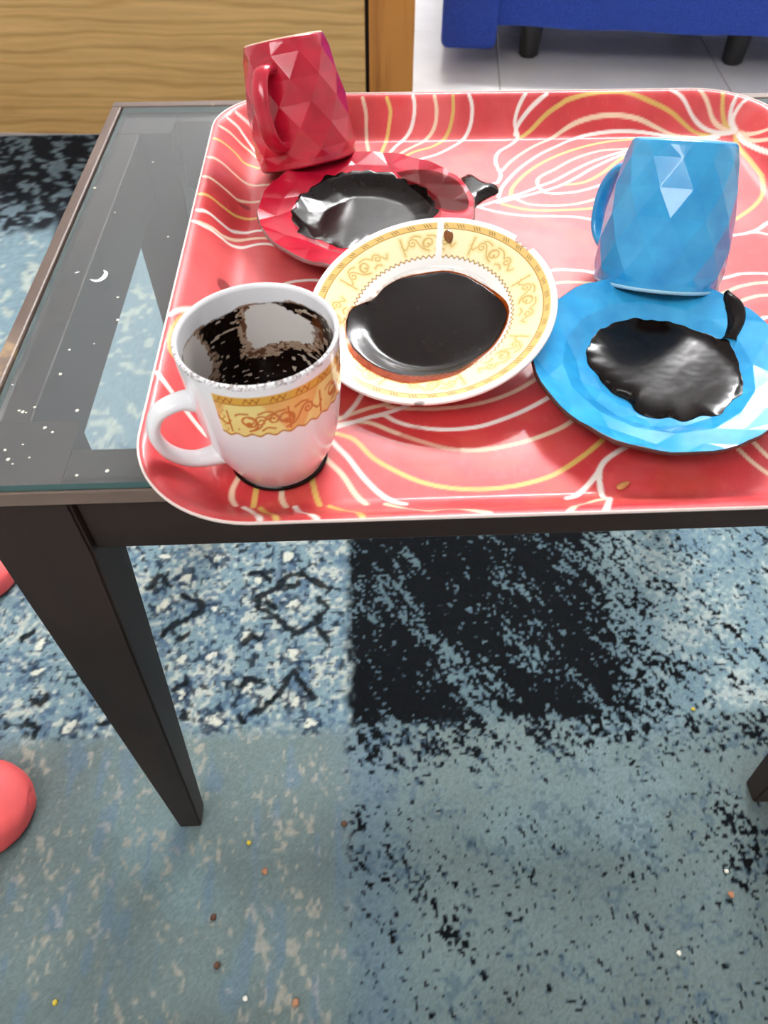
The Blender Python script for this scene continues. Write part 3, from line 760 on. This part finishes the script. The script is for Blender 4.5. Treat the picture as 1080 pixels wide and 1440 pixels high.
def saucer_depth(r): return np.interp(r, [0, .022, .030, .040, .050, .058, .0640], [-.0152, -.0150, -.0132, -.0088, -.0042, -.0012, 0.0])
def faceted_saucer(name, C, n, rad, mat, under, label, seed, spin):
    s = empty(name); s.matrix_world = frame_matrix(C, n); tag(s, label, 'saucer')
    rnd = random.Random(seed); N = 16; bm = bmesh.new()
    radii = [.020, .029, .0375, .046, .0545]; R = []
    for i, r in enumerate(radii):
        off = .5 * (i % 2); ring = []
        for k in range(N):
            a = 2 * math.pi * (k + off) / N + spin; jz = rnd.uniform(-.0006, .0006) if i else 0; q = r * (1 + rnd.uniform(-.012, .012))
            ring.append(bm.verts.new((q * math.cos(a), q * math.sin(a), float(saucer_depth(r)) + jz + (.0011 if i % 2 else -.0003))))
        R.append(ring)
    c0 = bm.verts.new((0, 0, -.0152))
    for k in range(N): bm.faces.new((c0, R[0][k], R[0][(k + 1) % N]))
    for i in range(len(R) - 1):
        a, b = R[i], R[i + 1]
        for k in range(N):
            k1 = (k + 1) % N
            if i % 2 == 0: bm.faces.new((a[k], b[k], a[k1])); bm.faces.new((a[k1], b[k], b[k1]))
            else: bm.faces.new((a[k], b[k], b[k1])); bm.faces.new((a[k], b[k1], a[k1]))
    # outer edge: gently scalloped
    N4 = 4 * N; ring = []
    for k in range(N4):
        a = 2 * math.pi * k / N4 + spin; q = rad * (1 + .006 * math.cos(N * (a - spin)))
        ring.append((q * math.cos(a), q * math.sin(a), .0005 * math.cos(N * (a - spin) + 1)))
    e = [bm.verts.new(p) for p in ring]; row = R[-1]
    for k in range(N):
        c_ = 4 * k
        for q in range(-2, 2): bm.faces.new((row[k], e[(c_ + q) % N4], e[(c_ + q + 1) % N4]))
        bm.faces.new((row[k], e[(c_ + 2) % N4], row[(k + 1) % N]))
    bm.normal_update()
    tree = BVHTree.FromBMesh(bm)
    o = link('glazed_top', mesh_bm('glazed_top', bm), mat, s, True); soften(o, .0006)
    # underside with dark edge and foot ring
    bm = bmesh.new(); prev = e0 = None; sc = rad / .064
    for j, (dr, z) in enumerate(((0, .0000), (.0008, -.0006), (.0009, -.0018), (.0002, -.0028))):
        rg = []
        for p in ring:
            l = math.hypot(p[0], p[1]); rg.append(bm.verts.new((p[0] * (l + dr) / l, p[1] * (l + dr) / l, p[2] + z)))
        if prev:
            for k in range(N4): bm.faces.new((prev[k], prev[(k + 1) % N4], rg[(k + 1) % N4], rg[k]))
        prev = rg
    for r, z in ((.058 * sc, -.0044), (.046 * sc, -.0102), (.034, -.0160), (.0292, -.0168), (.0288, -.0186), (.0262, -.0188), (.0256, -.0178), (.010, -.0178)):
        rg = [bm.verts.new((r * math.cos(2 * math.pi * k / N4 + spin), r * math.sin(2 * math.pi * k / N4 + spin), z)) for k in range(N4)]
        for k in range(N4): bm.faces.new((prev[k], prev[(k + 1) % N4], rg[(k + 1) % N4], rg[k]))
        prev = rg
    bm.faces.new(prev[::-1])
    link('underside', mesh_bm('underside', bm), under, s, True)
    return s, tree
def smooth_saucer_tree(): return None

def resample(P, n):
    s = np.concatenate([[0], np.cumsum(np.hypot(*np.diff(P, axis=0).T))]); q = np.linspace(0, s[-1], n, endpoint=False)
    return np.stack([np.interp(q, s, P[:, 0]), np.interp(q, s, P[:, 1])], 1)
def weld(me):
    bm = bmesh.new(); bm.from_mesh(me); bmesh.ops.remove_doubles(bm, verts=bm.verts, dist=2e-6); bm.to_mesh(me); bm.free(); return me
def puddle_mesh(poly, surf, level, thick=.0006, edge_pow=14, nth=200, nr=26, wav=.018):
    """liquid lying in a dish: outline in dish coordinates, surf(x, y) is the dish height"""
    P = catmull(np.vstack([np.array(poly), np.array(poly)[:1]]) / 1e4, 10); c = P.mean(0)
    vs_ = []; fs = []
    B = resample(P, nth)
    ph = np.arange(nth) / nth * 2 * np.pi; B = c + (B - c) * (1 + wav * (.6 * np.sin(15 * ph + 1) * np.sin(4 * ph) + .5 * np.sin(27 * ph) * np.sin(3 * ph + .5)))[:, None]
    for b in B:
        hb = surf(b[0], b[1])
        for j in range(nr + 1):
            t = 1 - (1 - j / nr) ** 1.7; q = c + (b - c) * t
            z = level + (hb + .0001 - level) * t ** edge_pow
            lift = thick * math.sqrt(max(0, 1 - t ** 8)); z = max(z, surf(q[0], q[1])) + lift if j < nr else hb - .0002
            vs_.append((q[0], q[1], z))
    F = grid_faces(nth, nr + 1, True)
    return weld(mesh_np('coffee', np.array(vs_), F[:, ::-1]))
def film_mesh(poly, surf, lift, nth=140, nr=10):
    P = catmull(np.vstack([np.array(poly), np.array(poly)[:1]]) / 1e4, 10); c = P.mean(0)
    B = resample(P, nth); vs_ = []
    for b in B:
        for j in range(nr + 1):
            q = c + (b - c) * (j / nr); vs_.append((q[0], q[1], surf(q[0], q[1]) + lift))
    return weld(mesh_np('film', np.array(vs_), grid_faces(nth, nr + 1, True)[:, ::-1]))
def surf_of(tree):
    def f_(x, y):
        h = tree.ray_cast(Vector((x, y, .05)), Vector((0, 0, -1)))
        return h[0].z if h[0] is not None else float(saucer_depth(math.hypot(x, y)))
    return f_

# red set
RED_C, RED_N = Vector((.0084, .4318, CAM_Z - .2280)), Vector((-.0125, -.0288, 1))
rs, rtree = faceted_saucer('coffee_saucer', RED_C, RED_N, .0655, M['red_glaze'], M['grey_under'], 'glossy red faceted saucer holding black coffee beside the red cup', 3, .1)
rsf = surf_of(rtree)
rp = link('coffee_puddle', puddle_mesh(RED_POOL, rsf, -.0120, wav=.045), M['coffee']); rp.matrix_world = rs.matrix_world
tag(rp, 'black coffee pooled in the red faceted saucer', 'coffee')
rf = link('thin_film', film_mesh(RED_FILM, rsf, .0009, 140, 26), M['dark_film'], rp); rf['label'] = 'thin translucent coffee film'
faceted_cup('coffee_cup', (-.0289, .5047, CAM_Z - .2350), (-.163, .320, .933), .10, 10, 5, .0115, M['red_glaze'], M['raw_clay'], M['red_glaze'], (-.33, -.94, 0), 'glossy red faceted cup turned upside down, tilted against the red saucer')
sp_ = link('coffee_spill', puddle_mesh(SPILL, lambda x, y: 0.0, .0045, 0.0008, 3), M['coffee']); sp_.location = (0, 0, ZF + .0002)
tag(sp_, 'small pointed spill of black coffee on the tray beside the red saucer', 'coffee')

# blue set
BLU_C, BLU_N = Vector((.146, .2806, CAM_Z - .2268)), Vector((-.029, -.069, 1))
bs, btree = faceted_saucer('coffee_saucer', BLU_C, BLU_N, .0612, M['blue_glaze'], M['brown_under'], 'sky blue faceted saucer with dark brown edge, holding black coffee', 5, .12)
bsf = surf_of(btree)
bp_ = link('coffee_puddle', puddle_mesh(BLUE_POOL, bsf, -.0105), M['coffee']); bp_.matrix_world = bs.matrix_world
tag(bp_, 'black coffee pooled in the sky blue saucer with a drip to its edge', 'coffee')
def drip():
    c = catmull(np.array(BLUE_DRIP) / 1e4, 8); n_ = len(c); T = np.gradient(c, axis=0); N_ = np.stack([-T[:, 1], T[:, 0]], 1); N_ /= np.linalg.norm(N_, axis=1)[:, None]
    w = np.interp(np.linspace(0, 1, n_), [0, .12, .35, .6, .85, 1], [.0016, .0030, .0046, .0042, .0030, .0040]); vs_ = []
    for q, nn, ww in zip(c, N_, w):
        for k in range(9):
            s_ = -1 + k / 4; p = q + nn * ww * s_; vs_.append((p[0], p[1], bsf(*p) - .0003 + .0026 * math.sqrt(max(0, 1 - s_ * s_))))
    return mesh_np('drip', np.array(vs_), grid_faces(n_, 9)[:, ::-1])
link('drip', drip(), M['coffee'], bp_)
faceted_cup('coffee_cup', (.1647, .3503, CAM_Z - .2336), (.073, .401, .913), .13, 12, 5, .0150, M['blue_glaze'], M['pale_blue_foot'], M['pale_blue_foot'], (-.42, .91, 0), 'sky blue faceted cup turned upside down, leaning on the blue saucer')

# ------------------------------------------------------------------ white printed saucer
WH_C, WH_N = Vector((.0375, .3201, CAM_Z - .2218)), Vector((-.1507, -.1746, 1))
def white_depth(r): return np.interp(r, [0, .024, .028, .034, .042, .052, .060, .0632], [-.0150, -.0148, -.0140, -.0108, -.0070, -.0032, -.0006, 0])
def scrolls(u, v, per):
    """gold scroll strokes repeated along a band; u along, v across (0..1)*h"""
    um = (u + per / 2) % per - per / 2; D = np.full(u.shape, 1e3); h = .0115
    def spiral(cx, cy, r, turns, a0, s):
        t = np.linspace(0, 1, 26); a = a0 + s * t * turns * 2 * math.pi; return np.stack([cx + r * (1 - .85 * t) * np.cos(a), cy + r * (1 - .85 * t) * np.sin(a)], 1)
    S = [spiral(-.0085, .0062, .0026, 1.4, 0.3, 1), spiral(.0088, .0066, .0026, 1.4, 2.8, -1), spiral(.0, .0058, .0040, 1.2, -1.5, 1), spiral(.0005, .0052, .0028, .9, 1.5, -1)]
    S += [np.array([(-.006, .0068), (-.003, .0095), (.0005, .0098)]), np.array([(.0063, .0072), (.0035, .003), (.0, .0016)]), np.array([(-.0112, .0058), (-.0130, .0036), (-.0145, .0056)]), np.array([(.0112, .0060), (.0132, .0040), (.0150, .0062)]), np.array([(-.004, .0022), (-.0065, .0030), (-.0085, .0018)]), np.array([(.004, .0095), (.0068, .0105), (.009, .0098)]), np.array([(.0145, .001), (.0145, .0105)])]
    for P in S: D = np.minimum(D, stroke_dist(um, v, catmull(P, 4) if len(P) < 10 else P, .002))
    return D
def build_white_saucer():
    RA = .0632; nth = 720
    rt = np.concatenate([np.linspace(.0004, .036, 40), np.linspace(.0364, .0626, 96), [.0629, .0632]])
    prof = [(r, float(white_depth(r))) for r in rt]
    # smooth the corners of the profile a little
    zz = np.array([p[1] for p in prof]); 
    for _ in range(6): zz[1:-3] = (zz[:-4] + zz[1:-3] * 2 + zz[2:-2]) / 4
    global WPR, WPZ
    WPR, WPZ = rt.copy(), zz.copy()
    prof = list(zip(rt, zz)) + [(.0636, -.0006), (.0635, -.0016), (.0626, -.0026), (.056, -.0052), (.046, -.0094), (.036, -.0142), (.0300, -.0166), (.0290, -.0186), (.0270, -.0188), (.0262, -.0178), (.012, -.0176), (.0004, -.0176)]
    prof = np.array(prof); npr = len(prof); th = np.linspace(0, 2 * np.pi, nth, endpoint=False)
    TH, Rr = np.meshgrid(th, prof[:, 0], indexing='ij'); Zz = np.broadcast_to(prof[:, 1], TH.shape)
    top = np.broadcast_to(np.arange(npr) < len(rt), TH.shape).ravel()
    # chip knocked out of the rim
    a0, a1 = math.atan2(399, 527), math.atan2(291, 592); lo_, hi_ = min(a0, a1), max(a0, a1)
    win = sstep(TH, lo_ - .008, lo_ + .012) * sstep(TH, hi_ + .008, hi_ - .012); lim = RA - .0026 + .0008 * np.sin(TH * 90)
    Rr = np.where((Rr > lim) & (win > 0), Rr - (Rr - lim) * win, Rr)
    x = (Rr * np.cos(TH)).ravel(); y = (Rr * np.sin(TH)).ravel(); z = Zz.ravel().copy(); r = Rr.ravel(); t_ = TH.ravel()
    col = np.tile(lin((240, 238, 232)), (len(x), 1))
    bandlo = .0415 + .0006 * np.cos(t_ * 84)
    inb = top * sstep(r, bandlo - .0002, bandlo + .0002) * sstep(r, .0603, .0600)
    blend(col, (246, 232, 186), inb)
    sel = np.where((inb > .5) & (r < .0565))[0]; u = t_[sel] * .049; per = 2 * math.pi * .049 / 8
    D = scrolls(u + .004, r[sel] - .0432, per); c = col[sel]
    blend(c, (240, 206, 126), sstep(D, .0026, .0006) * .55); blend(c, (198, 160, 84), sstep(D, .00055, .00022) * .8); col[sel] = c
    bord = top * sstep(r, .0566, .0569) * sstep(r, .0603, .0600); blend(col, (224, 188, 112), bord)
    mot = np.abs(((t_ * 40 / (2 * math.pi)) % 1) - .5); wig = np.abs(r - .0584 - .0008 * np.sin(t_ * 240))
    blend(col, (128, 88, 36), bord * sstep(mot, .26, .20) * sstep(wig, .0006, .0003) * .9)
    blend(col, (176, 132, 56), top * sstep(np.abs(r - .0566), .00038, .00018)); blend(col, (176, 134, 64), top * sstep(np.abs(r - bandlo), .00055, .0003))
    # plain white gap where the print's ends meet
    ga = math.atan2(405, 91) * .5 + math.atan2(650, 116) * .5; dang = np.abs(np.angle(np.exp(1j * (t_ - ga)))) * r
    blend(col, (240, 238, 234), top * sstep(dang, .0019, .0016) * sstep(r, .040, .0405))
    # brown stains: tide mark around the pool and a chip of glaze by the front edge
    fr = vnoise(x, y, .002, 80)
    d0 = stroke_dist(x, y, catmull(np.vstack([np.array(WHITE_POOL), np.array(WHITE_POOL)[:1]]) / 1e4, 6), .004)
    blend(col, (150, 96, 52), top * sstep(d0 + .0022 * fr, .0026, .0012) * .55)
    af = math.radians(-100); d1 = np.hypot(x - .0629 * math.cos(af), (y - .0629 * math.sin(af)) * 2); blend(col, (96, 66, 50), sstep(d1 + .001 * fr, .0034, .0022) * .8)
    V = np.stack([x, y, z], 1)
    o = link('printed_saucer', mesh_np('printed_saucer', V, grid_faces(nth, npr, True), col), M['porcelain']); o.matrix_world = frame_matrix(WH_C, WH_N)
    tag(o, 'white porcelain saucer with cream and gold scroll border and chipped rim, holding coffee', 'saucer')
    return o
ws = build_white_saucer()
wsf = lambda x, y: float(np.interp(math.hypot(x, y), WPR, WPZ))
wp = link('coffee_puddle', puddle_mesh(WHITE_POOL, lambda x, y: wsf(x, y) + .0002, -.0112, .0005, 12, wav=.004), M['coffee']); wp.matrix_world = ws.matrix_world
tag(wp, 'black coffee pooled in the gold-bordered white saucer', 'coffee')
wf = link('amber_edge', film_mesh(WHITE_FILM, lambda x, y: wsf(x, y), .0004), M['amber_film'], wp); wf['label'] = 'amber translucent edge of the coffee'
def drop_mesh(rx, ry, h):
    bm = bmesh.new(); bmesh.ops.create_uvsphere(bm, u_segments=20, v_segments=12, radius=1)
    for v in bm.verts: v.co = Vector((v.co.x * rx, v.co.y * ry * (1 - .18 * v.co.y), v.co.z * h))
    return mesh_bm('drop', bm)
dr = link('coffee_drop', drop_mesh(.0026, .0044, .0011), M['drop'])
dr.matrix_world = frame_matrix(WH_C, WH_N) @ Matrix.Translation((.0150, .0505, wsf(.0150, .0505) + .0003)) @ Matrix.Rotation(.17, 4, 'X')
tag(dr, 'brown coffee drop on the patterned border of the white saucer', 'coffee')

# ------------------------------------------------------------------ white printed cup
def build_white_cup():
    C0 = Vector((-.0372, .2408, ZF)); n = Vector((-.030, -.012, 1)); c = empty('printed_cup'); c.matrix_world = frame_matrix(C0 + Vector((0, 0, .0009)), n)
    tag(c, 'white porcelain cup with yellow and orange printed band, coffee grounds inside', 'cup')
    ho = np.array([0, .0012, .003, .008, .014, .022, .034, .050, .0685]); ro = np.array([.0206, .0212, .0218, .0242, .0268, .0289, .0306, .0319, .0328])
    hs = np.linspace(0, .0685, 170); outr = np.interp(hs, ho, ro)
    for _ in range(60): outr[1:-1] = (outr[:-2] + 2 * outr[1:-1] + outr[2:]) / 4
    hi = np.linspace(.0685, .0060, 150); inr = np.interp(hi, [.005, .008, .012, .03, .05, .0695], [.012, .0190, .0238, .0273, .0292, .0306])
    for _ in range(30): inr[1:-1] = (inr[:-2] + 2 * inr[1:-1] + inr[2:]) / 4
    prof = [(.0003, .0012), (.0180, .0012), (.0190, .0)] + list(zip(outr, hs)) + [(.0327, .0693), (.0322, .0698), (.0315, .0698), (.0309, .0692)] + list(zip(inr, hi)) + [(.008, .0052), (.0003, .0050)]
    prof = np.array(prof); npr = len(prof); nth = 520; th = np.linspace(0, 2 * np.pi, nth, endpoint=False)
    TH, R_ = np.meshgrid(th, prof[:, 0], indexing='ij'); H_ = np.broadcast_to(prof[:, 1], TH.shape)
    k = np.broadcast_to(np.arange(npr), TH.shape).ravel(); outer = (k >= 3) & (k < 173); inner = k >= 177; rim = (k >= 168) & (k < 180)
    t_ = TH.ravel(); r = R_.ravel(); h = H_.ravel(); x = r * np.cos(t_); y = r * np.sin(t_)
    deg = (np.degrees(t_) + 180) % 360 - 180
    col = np.tile(lin((238, 238, 240)), (len(x), 1))
    # printed band on the outside
    ang = np.radians(deg + 118); uu = ang * .032                    # arc length from the start of the print
    lowb = .0435 + .0007 * np.cos(uu * 2 * math.pi / .0062) + .002 * np.sin(uu * 60) * .3
    band = outer * sstep(h, lowb - .0003, lowb + .0001) * sstep(h, .0646, .0643) * ((uu > 0) & (deg < 140))
    blend(col, (232, 214, 136), band)
    sel = np.where(band > .5)[0]; v = (h[sel] - .0445); per = .0380; uc = uu[sel] - .0265
    um = (uc + per / 2) % per - per / 2
    # orange fan of scrolls in the middle of each repeat
    fan = sstep(np.abs(um - .004) - (.0035 + v * .55), .001, -.001); c_ = col[sel]; blend(c_, (226, 158, 84), fan * .75)
    D = scrolls((um * .9), v * .86, .06); D2 = scrolls(um * .9 + .013, v * .86, .06)
    blend(c_, (188, 104, 40), sstep(np.minimum(D, D2), .00055, .00025) * .95); col[sel] = c_
    bord = band * sstep(h, .0606, .0608); blend(col, (218, 168, 66), bord)
    mot = np.abs(((uu / .0100) % 1) - .5); wig = np.abs(h - .0625 - .0009 * np.sin(uu * 2 * math.pi / .0025)); blend(col, (158, 88, 30), bord * sstep(mot, .36, .28) * sstep(wig, .0007, .0003))
    blend(col, (190, 128, 48), band * sstep(np.abs(h - .0606), .0004, .0002))
    blend(col, (186, 122, 44), outer * sstep(np.abs(h - lowb), .0006, .00035) * ((uu > 0) & (deg < 140)))
    zig = np.abs(uu - .0024 - .0007 * np.sin(h * 1800)); blend(col, (198, 140, 60), band * sstep(zig, .0004, .0002) * (h < .0606))
    # coffee inside: dark below a wavy tide line, with two wiped white patches
    rng1 = fbm(deg / 6, h * 1000, 1.6, 90, 3); rag = (rng1 - .5)
    d360 = deg % 360
    tide = .0615 + .0015 * np.sin(np.radians(d360 * 2)) + .002 * rag
    dark = inner * sstep(h, tide + .0006, tide - .0006)
    P1 = np.array([(107, 60.8), (95, 61.8), (80, 61.4), (63, 58.9), (51, 56.0), (36, 54.7), (26, 53.7), (39, 43.1), (52, 38.7), (57, 40.5), (74, 37.6), (90, 35.9), (102, 34.3), (114, 33.7), (116, 39.5), (115, 47.9), (114, 55.0)], float)
    P2 = np.array([(153, 61.1), (149, 55.4), (144, 47.4), (139, 39.3), (144, 33.0), (170, 30.), (215, 36), (230, 50), (205, 60), (170, 61.5), (163, 61.5)], float)
    def inside(px_, py_, P):
        res = np.zeros(px_.shape, bool); j = len(P) - 1
        for i in range(len(P)):
            cond = ((P[i, 1] > py_) != (P[j, 1] > py_)); xi_ = (P[j, 0] - P[i, 0]) * (py_ - P[i, 1]) / (P[j, 1] - P[i, 1] + 1e-9) + P[i, 0]; res ^= cond & (px_ < xi_); j = i
        return res
    wob1 = fbm(deg / 4, h * 1000, 1.5, 95, 3) - .5; wob2 = fbm(deg / 4, h * 1000, 1.5, 99, 3) - .5
    dd = d360 + wob1 * 16; hh = h * 1000 + wob2 * 8
    wht = np.zeros(len(x), bool); core = np.zeros(len(x), bool)
    for P in (P1, P2):
        wht |= inside(dd, hh, P); cen = P.mean(0); core |= inside(d360 + wob1 * 8, h * 1000 + wob2 * 3, cen + (P - cen) * .78 + np.array([0, 2.5]))
    fleck = (vnoise(deg / 5.5, h * 1000, 1.0, 103) > .83)
    blend(col, (22, 12, 9), dark * 1.0)
    w_ = inner & wht & (h < tide); blend(col, (176, 150, 128), w_ * 1.0); blend(col, (96, 56, 34), w_ * sstep(fbm(deg / 3.5, h * 1000, 1.2, 107, 2), .52, .62) * .9)
    w2 = inner & core & (h < tide); blend(col, (226, 220, 214), w2 * .96)
    blend(col, (206, 188, 170), (inner & fleck & ~wht & (h < tide) & (h > .012)) * .9)
    br = inner * sstep(np.abs(d360 - 40 + wob1 * 14), 9, 4) * sstep(np.abs(h * 1000 - 55), 7, 3); blend(col, (104, 58, 30), br * .75)
    blend(col, (150, 112, 84), inner * sstep(np.abs(h - tide), .0007, .0003) * sstep(rng1, .45, .6) * .8)
    rn = vnoise(deg / 2.2, h * 1000, .6, 111); front = sstep(np.abs(((deg + 90) + 180) % 360 - 180), 120, 60)
    blend(col, (104, 70, 52), ((k >= 171) & (k < 176)) * sstep(rn, .46, .75) * (.08 + .62 * front))
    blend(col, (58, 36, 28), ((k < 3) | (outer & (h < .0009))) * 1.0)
    b = link('body', mesh_np('body', np.stack([x, y, h], 1), grid_faces(nth, npr, True), col), M['porcelain'], c)
    kk = len(catmull(np.zeros((7, 2)), 8))
    w = np.interp(np.linspace(0, 1, kk), [0, .15, .5, .85, 1], [.0062, .0048, .0042, .0046, .0062]); t = np.interp(np.linspace(0, 1, kk), [0, .15, .5, .85, 1], [.0046, .0032, .0028, .0031, .0040])
    handle(c, M['white_glaze'], math.atan2(-.36, -.93), [(.0290, .0450), (.0365, .0470), (.0455, .0440), (.0493, .0345), (.0462, .0225), (.0372, .0140), (.0235, .0120)], w, t)
    prof_ = [(.0214, .0016), (.0222, .0011), (.0225, .0003), (.0212, .0001)]  # thin dark ring around the base of the cup
    link('dark_foot_ring', mesh_np('dark_foot_ring', np.array([(q * math.cos(2 * math.pi * k_ / 80), q * math.sin(2 * math.pi * k_ / 80), z_) for k_ in range(80) for q, z_ in prof_]), grid_faces(80, 4, True)), M['coffee'], c)
    # wet grounds lying in the bottom of the cup
    vs_ = []; nA, nR = 96, 22
    for i in range(nA):
        a = 2 * math.pi * i / nA
        for j in range(nR + 1):
            q = .0262 * j / nR; px_, py_ = q * math.cos(a), q * math.sin(a)
            zz = .0185 + .0035 * math.sin(a * 1.0 + .6) * j / nR + .0022 * (float(vnoise(np.array([px_]), np.array([py_]), .004, 120)[0]) - .5)
            vs_.append((px_, py_, zz))
    g = link('coffee_grounds', weld(mesh_np('coffee_grounds', np.array(vs_), grid_faces(nA, nR + 1, True)[:, ::-1])), M['grounds']); g.matrix_world = c.matrix_world
    tag(g, 'wet black coffee grounds in the bottom of the white cup', 'coffee grounds', kind='stuff')
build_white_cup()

# ------------------------------------------------------------------ slippers
def build_slipper(toe, ang, label):
    s = empty('slipper', (toe[0], toe[1], 0)); s.rotation_euler = (0, 0, ang); tag(s, label, 'slipper', 'pair of coral slippers')
    L_ = .255
    def halfw(t): return float(np.interp(t, [0, .02, .05, .10, .18, .30, .45, .62, .80, .92, .97, 1], [.004, .020, .031, .041, .047, .049, .045, .038, .036, .031, .022, .006]))
    ts = 1 - np.cos(np.linspace(0, np.pi / 2, 26)); ts = np.concatenate([ts[:-1] * .5, .5 + .5 * np.sin(np.linspace(0, np.pi / 2, 26))])
    out = [(-t * L_, halfw(t)) for t in ts] + [(-t * L_, -halfw(t)) for t in ts[::-1]]
    def slab(name, lay, mat):
        bm = bmesh.new(); prev = None
        for z, k in lay:
            ring = [bm.verts.new(((px_ + L_ / 2) * (1 + (k - 1) * .5) - L_ / 2, py_ * k, z)) for px_, py_ in out]
            if prev:
                for q in range(len(ring)): bm.faces.new((prev[q], prev[(q + 1) % len(ring)], ring[(q + 1) % len(ring)], ring[q]))
            else: bm.faces.new(ring[::-1])
            prev = ring
        bm.faces.new(prev); bmesh.ops.remove_doubles(bm, verts=bm.verts, dist=1e-5); link(name, mesh_bm(name, bm), mat, s)
    slab('outsole', [(.0005, .94), (.004, .97), (.007, .97)], M['coral_sole'])
    slab('sole', [(.0068, .985), (.010, 1.0), (.020, 1.0), (.0245, .985), (.026, .955)], M['coral'])
    # closed upper over the toes
    vs_ = []; tt = np.concatenate([np.array([.004, .012, .02, .035, .055]), np.linspace(.08, .52, 16)]); na = 25
    for t in tt:
        w = halfw(t) * .99; hgt = float(np.interp(t, [0, .03, .08, .18, .35, .52], [.006, .014, .022, .030, .040, .050]))
        for k in range(na):
            a = math.pi * k / (na - 1); ca_, sa_ = math.cos(a), math.sin(a)
            vs_.append((-t * L_, w * math.copysign(abs(ca_) ** .7, ca_), (.019) + hgt * sa_ ** .75))
    F = grid_faces(len(tt), na); u_ = link('upper', mesh_np('upper', np.array(vs_), F), M['coral'], s)
    md = u_.modifiers.new('thickness', 'SOLIDIFY'); md.thickness = .0035; md.offset = -1
build_slipper((-.327, .258, 0), math.radians(8), 'coral rubber slipper on the rug in front of the near table leg')
build_slipper((-.418, .530, 0), math.radians(-6), 'coral rubber slipper partly hidden behind the near table leg')

# ------------------------------------------------------------------ crumbs, specks and a seed
def pebble(name, r, seed, flat=.6):
    rnd = random.Random(seed); bm = bmesh.new(); bmesh.ops.create_icosphere(bm, subdivisions=2, radius=r)
    for v in bm.verts: v.co = v.co * (1 + rnd.uniform(-.22, .22)); v.co.z = v.co.z * flat + r * flat
    return mesh_bm(name, bm)
CR = {'y': new_mat('yellow_crumb', (206, 184, 60), .7), 'b': new_mat('brown_crumb', (92, 60, 44), .8), 'o': new_mat('tan_crumb', (178, 124, 92), .7), 'w': new_mat('white_crumb', (232, 228, 214), .7)}
CLAB = ['tiny yellow crumb on the rug just right of the near leg foot', 'dark brown crumb on the rug below the near leg foot', 'dark brown crumb on the rug, second one below the near leg foot',
        'tan crumb at the front of the rug, below the two dark brown crumbs', 'tiny white crumb at the front of the rug beside a tan crumb', 'tiny yellow crumb at the front left corner of the rug',
        'tan crumb on the rug at far right, in front of the right table leg', 'tiny white crumb on the rug just behind the tan crumb at right', 'tiny white crumb at the front right of the rug, nearest the viewer',
        'tiny yellow crumb on the pale right field of the rug behind the right leg', 'small tan crumb between the near leg foot and the dark brown crumbs', 'small dark crumb on the blue strip in the middle of the rug']
CN = {'y': 'yellow', 'b': 'dark brown', 'o': 'tan', 'w': 'white'}
for i, ((cx, cy), kd) in enumerate(zip(CRUMBS, 'ybbowyowwyob')):
    me = pebble('crumb', .0030 if kd in 'bo' else .0022, i); o = link('crumb', me, CR[kd]); o.location = (cx / 1e4, cy / 1e4, .0003); o.rotation_euler = (0, 0, i * 1.3)
    tag(o, CLAB[i], 'crumb', 'crumbs on the rug')
sme = [pebble('speck', r, 40 + i, .4) for i, r in enumerate((.0007, .0009, .0005))]
for q in sme: q.materials.append(CR['w'])
for i, (cx, cy) in enumerate(SPECKS):
    if cx / 1e4 < TX0 + .011 or cy / 1e4 < TY0 + .003: continue
    o = bpy.data.objects.new('speck', sme[i % 3]); COL.objects.link(o); o.location = (cx / 1e4, cy / 1e4, TZ); o.rotation_euler = (0, 0, i)
    tag(o, 'tiny white speck of dust on the glass table top', 'speck', 'dust specks on the glass')
bm = bmesh.new(); bmesh.ops.create_uvsphere(bm, u_segments=14, v_segments=10, radius=1)
for v in bm.verts: v.co = Vector((v.co.x * .0040 * (1), v.co.y * .0016 * (1 - .5 * v.co.x), v.co.z * .0012 + .0012))
sd = link('seed', mesh_bm('seed', bm), new_mat('brown_seed', (190, 134, 76), .5)); sd.location = (.1169, .2152, ZF + .0001); sd.rotation_euler = (0, 0, .5)
tag(sd, 'small brown seed lying on the tray below the blue saucer', 'seed')
